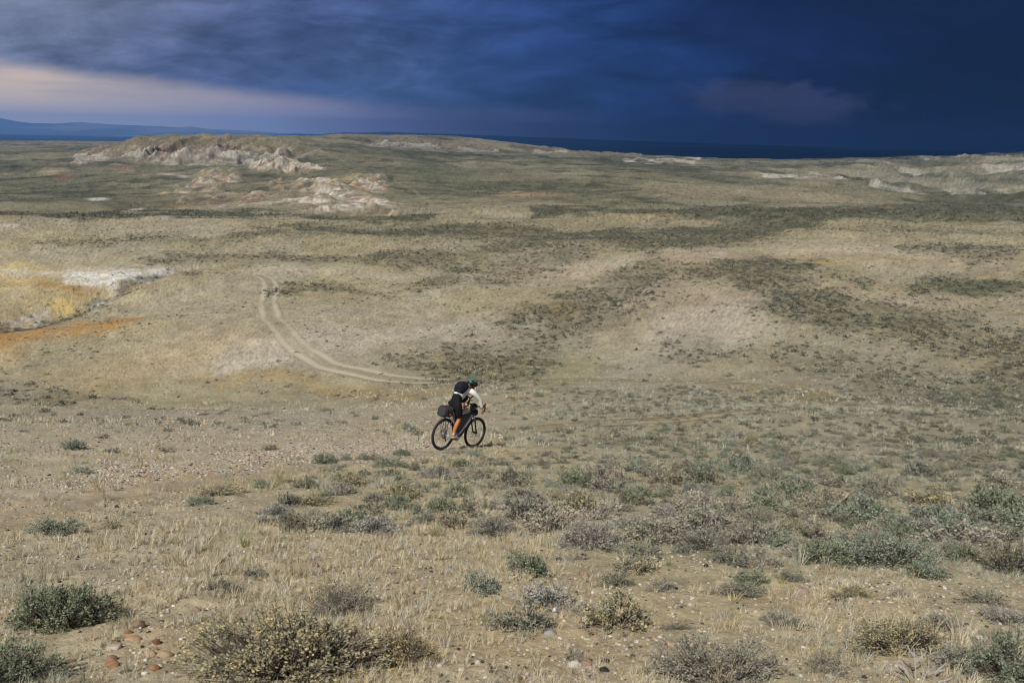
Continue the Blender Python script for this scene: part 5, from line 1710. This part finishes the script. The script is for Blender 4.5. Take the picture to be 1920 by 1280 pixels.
for s_ in (-1, 1):
    hp, kn = np.array(leg_pts[s_][0]), np.array(leg_pts[s_][1])
    a = cv(tuple(hp + np.array((0, 0, -.02))), .135, w0); b = cv(tuple(hp * .5 + kn * .5), .110, a); cv(tuple(hp * .06 + kn * .94), .086, b)
skin_mesh('shorts', jv_, je_, jr_, M_CLOTH, rider)
for s_ in (-1, 1):
    hp, kn, an_, hl, to = [np.array(q) for q in leg_pts[s_]]
    jv_, je_, jr_ = [], [], []
    a = cv(tuple(an_ * .80 + kn * .20), .047); b = cv(tuple(an_), .043, a); cv(tuple(hl * .5 + an_ * .5), .043, b)
    skin_mesh('sock', jv_, je_, jr_, M_SOCK, rider, 1)
    jv_, je_, jr_ = [], [], []
    a = cv(tuple(hl + np.array((-.005, 0, -.005))), (.043, .046)); b = cv(tuple(hl * .5 + to * .5 + np.array((0, 0, .015))), (.048, .048), a); c_ = cv(tuple(to), (.035, .047), b); cv(tuple(to + np.array((.045, 0, -.005))), (.022, .036), c_)
    skin_mesh('shoe', jv_, je_, jr_, M_SHOE, rider, 1)
# chest harness
jv_, je_, jr_ = [], [], []
a = cv((.47, 0, 1.245), (.05, .13)); b = cv((.545, 0, 1.245), (.095, .190), a); c_ = cv((.64, 0, 1.285), (.080, .185), b); cv((.685, 0, 1.325), (.03, .10), c_)
skin_mesh('chest_harness', jv_, je_, jr_, M_NAVY, rider, 2)
# glasses, ear, hair
MB().ell((0.913, -.058, 1.497), (.018, .030, .017)).ell((0.920, .028, 1.497), (.016, .030, .017)).tube([(0.905, -.085, 1.500), (0.835, -.092, 1.497)], .004, 6).build('sunglasses', M_BLACK, rider)
MB().ell((0.840, -.090, 1.475), (.018, .008, .028)).build('ear', M_SKIN, rider)
MB().ell((0.800, -.01, 1.465), (.055, .074, .055)).build('hair', M_HAIR, rider)
MB().tube([(0.850, -.088, 1.515), (0.870, -.070, 1.445), (0.877, -.02, 1.397)], .004, 5).build('chin_strap', M_BLACK, rider)
# helmet: shell with raised ribs
RH = Matrix.Rotation(R(14), 3, 'Y')
HC = Vector((0.840, -.01, 1.540))
v, f = [], []
nr_, ns_ = 12, 28
for i in range(nr_ + 1):
    th_ = math.pi * .54 * i / nr_
    for k in range(ns_):
        ph = 2 * math.pi * k / ns_
        p = Vector((.138 * math.sin(th_) * math.cos(ph), .108 * math.sin(th_) * math.sin(ph), .112 * math.cos(th_)))
        v.append(HC + RH @ p)
f = [(i * ns_ + k, i * ns_ + (k + 1) % ns_, (i + 1) * ns_ + (k + 1) % ns_, (i + 1) * ns_ + k) for i in range(nr_) for k in range(ns_)]
q = MB(); q.add(v, f)
hel = q.build('helmet', M_BLACK, rider)
so = hel.modifiers.new('thick', 'SOLIDIFY'); so.thickness = .018; so.offset = 0
rb = MB(); rb2 = MB()
for j, yy in enumerate((-.088, -.060, -.030, 0, .030, .060, .088)):
    pts = []
    for th_ in np.linspace(-1.32, 1.36, 15):
        kx = math.sqrt(max(0, 1 - (yy / .112) ** 2))
        pts.append(tuple(HC + RH @ Vector((.146 * math.sin(th_) * kx, yy * (1.0 - .25 * abs(math.sin(th_)) ** 3), .121 * math.cos(th_) * kx + .002))))
    (rb if j % 2 else rb2).tube(pts, [.004 + .010 * math.sin(math.pi * (k + .5) / 15) for k in range(15)], 8)
rb.build('ribs', M_GREEN, hel); rb2.build('ribs', M_MINT, hel)

t = rooted('backpack', label='black backpack high on the cyclist\'s back', category='backpack')
rot = Matrix.Rotation(R(-38), 3, 'Y')
MB().ell((0.480, 0, 1.445), (.190, .135, .098), rot, 20, 12, .75).ell((0.435, 0, 1.480), (.13, .115, .085), rot, 18, 10, .8).build('pack', M_NAVY, t)
for s_ in (-1, 1):
    MB().tube([(0.635, s_ * .10, 1.480), (0.735, s_ * .125, 1.475), (0.790, s_ * .135, 1.400), (0.735, s_ * .145, 1.280), (0.635, s_ * .165, 1.240), (0.495, s_ * .165, 1.290)], .017, 8).build('shoulder_strap', M_NAVY, t)

# silvery dead sagebrush limbs
M_DEAD = mat_plain('dead_wood', (.33, .32, .31), .9, 0, .1, .3, 25)
for k, (px, py, L_, lab) in enumerate([(1722, 1283, .17, 'bare silver dead branch at the bottom edge right of centre'), (1345, 1012, .26, 'silvery dead twigs sprawling over the grey sagebrush'), (1905, 1040, .24, 'pale dead twigs on the nearly black sagebrush at the right edge')]):
    g = np.random.default_rng(300 + k)
    x, y, z = ground_at(px, py)
    q = MB()
    for j in range(11):
        a = g.uniform(0, 6.28); up_ = g.uniform(.15, .55)
        p0 = np.array((g.normal(0, .03), g.normal(0, .03), 0.0)); d = np.array((math.cos(a), math.sin(a), up_)); d /= np.linalg.norm(d)
        ln = L_ * g.uniform(.45, 1.0)
        p1 = p0 + d * ln * .5 + g.normal(0, .04, 3) * L_; p2 = p1 + (d + g.normal(0, .35, 3)) * ln * .5
        p1[2] = abs(p1[2]); p2[2] = abs(p2[2])
        MBpts = [p0, p1, p2]
        o_ = len(q.v)
        q.tube(MBpts, [.012 * L_ / .5, .008 * L_ / .5, .003], 6)
        for m_ in range(3):
            t_ = g.uniform(.3, .9); b0 = p1 * (1 - t_) + p2 * t_
            b1 = b0 + (d + g.normal(0, .6, 3)) * ln * .28; b1[2] = max(b1[2], .01)
            q.tube([b0, (b0 + b1) / 2 + g.normal(0, .02, 3) * L_, b1], [.005, .004, .002], 5)
    me = bpy.data.meshes.new('dead_branch'); me.from_pydata(q.v, [], q.f); me.materials.append(M_DEAD)
    o = link('dead_branch', me, None, (x, y, z), label=lab, category='branch')
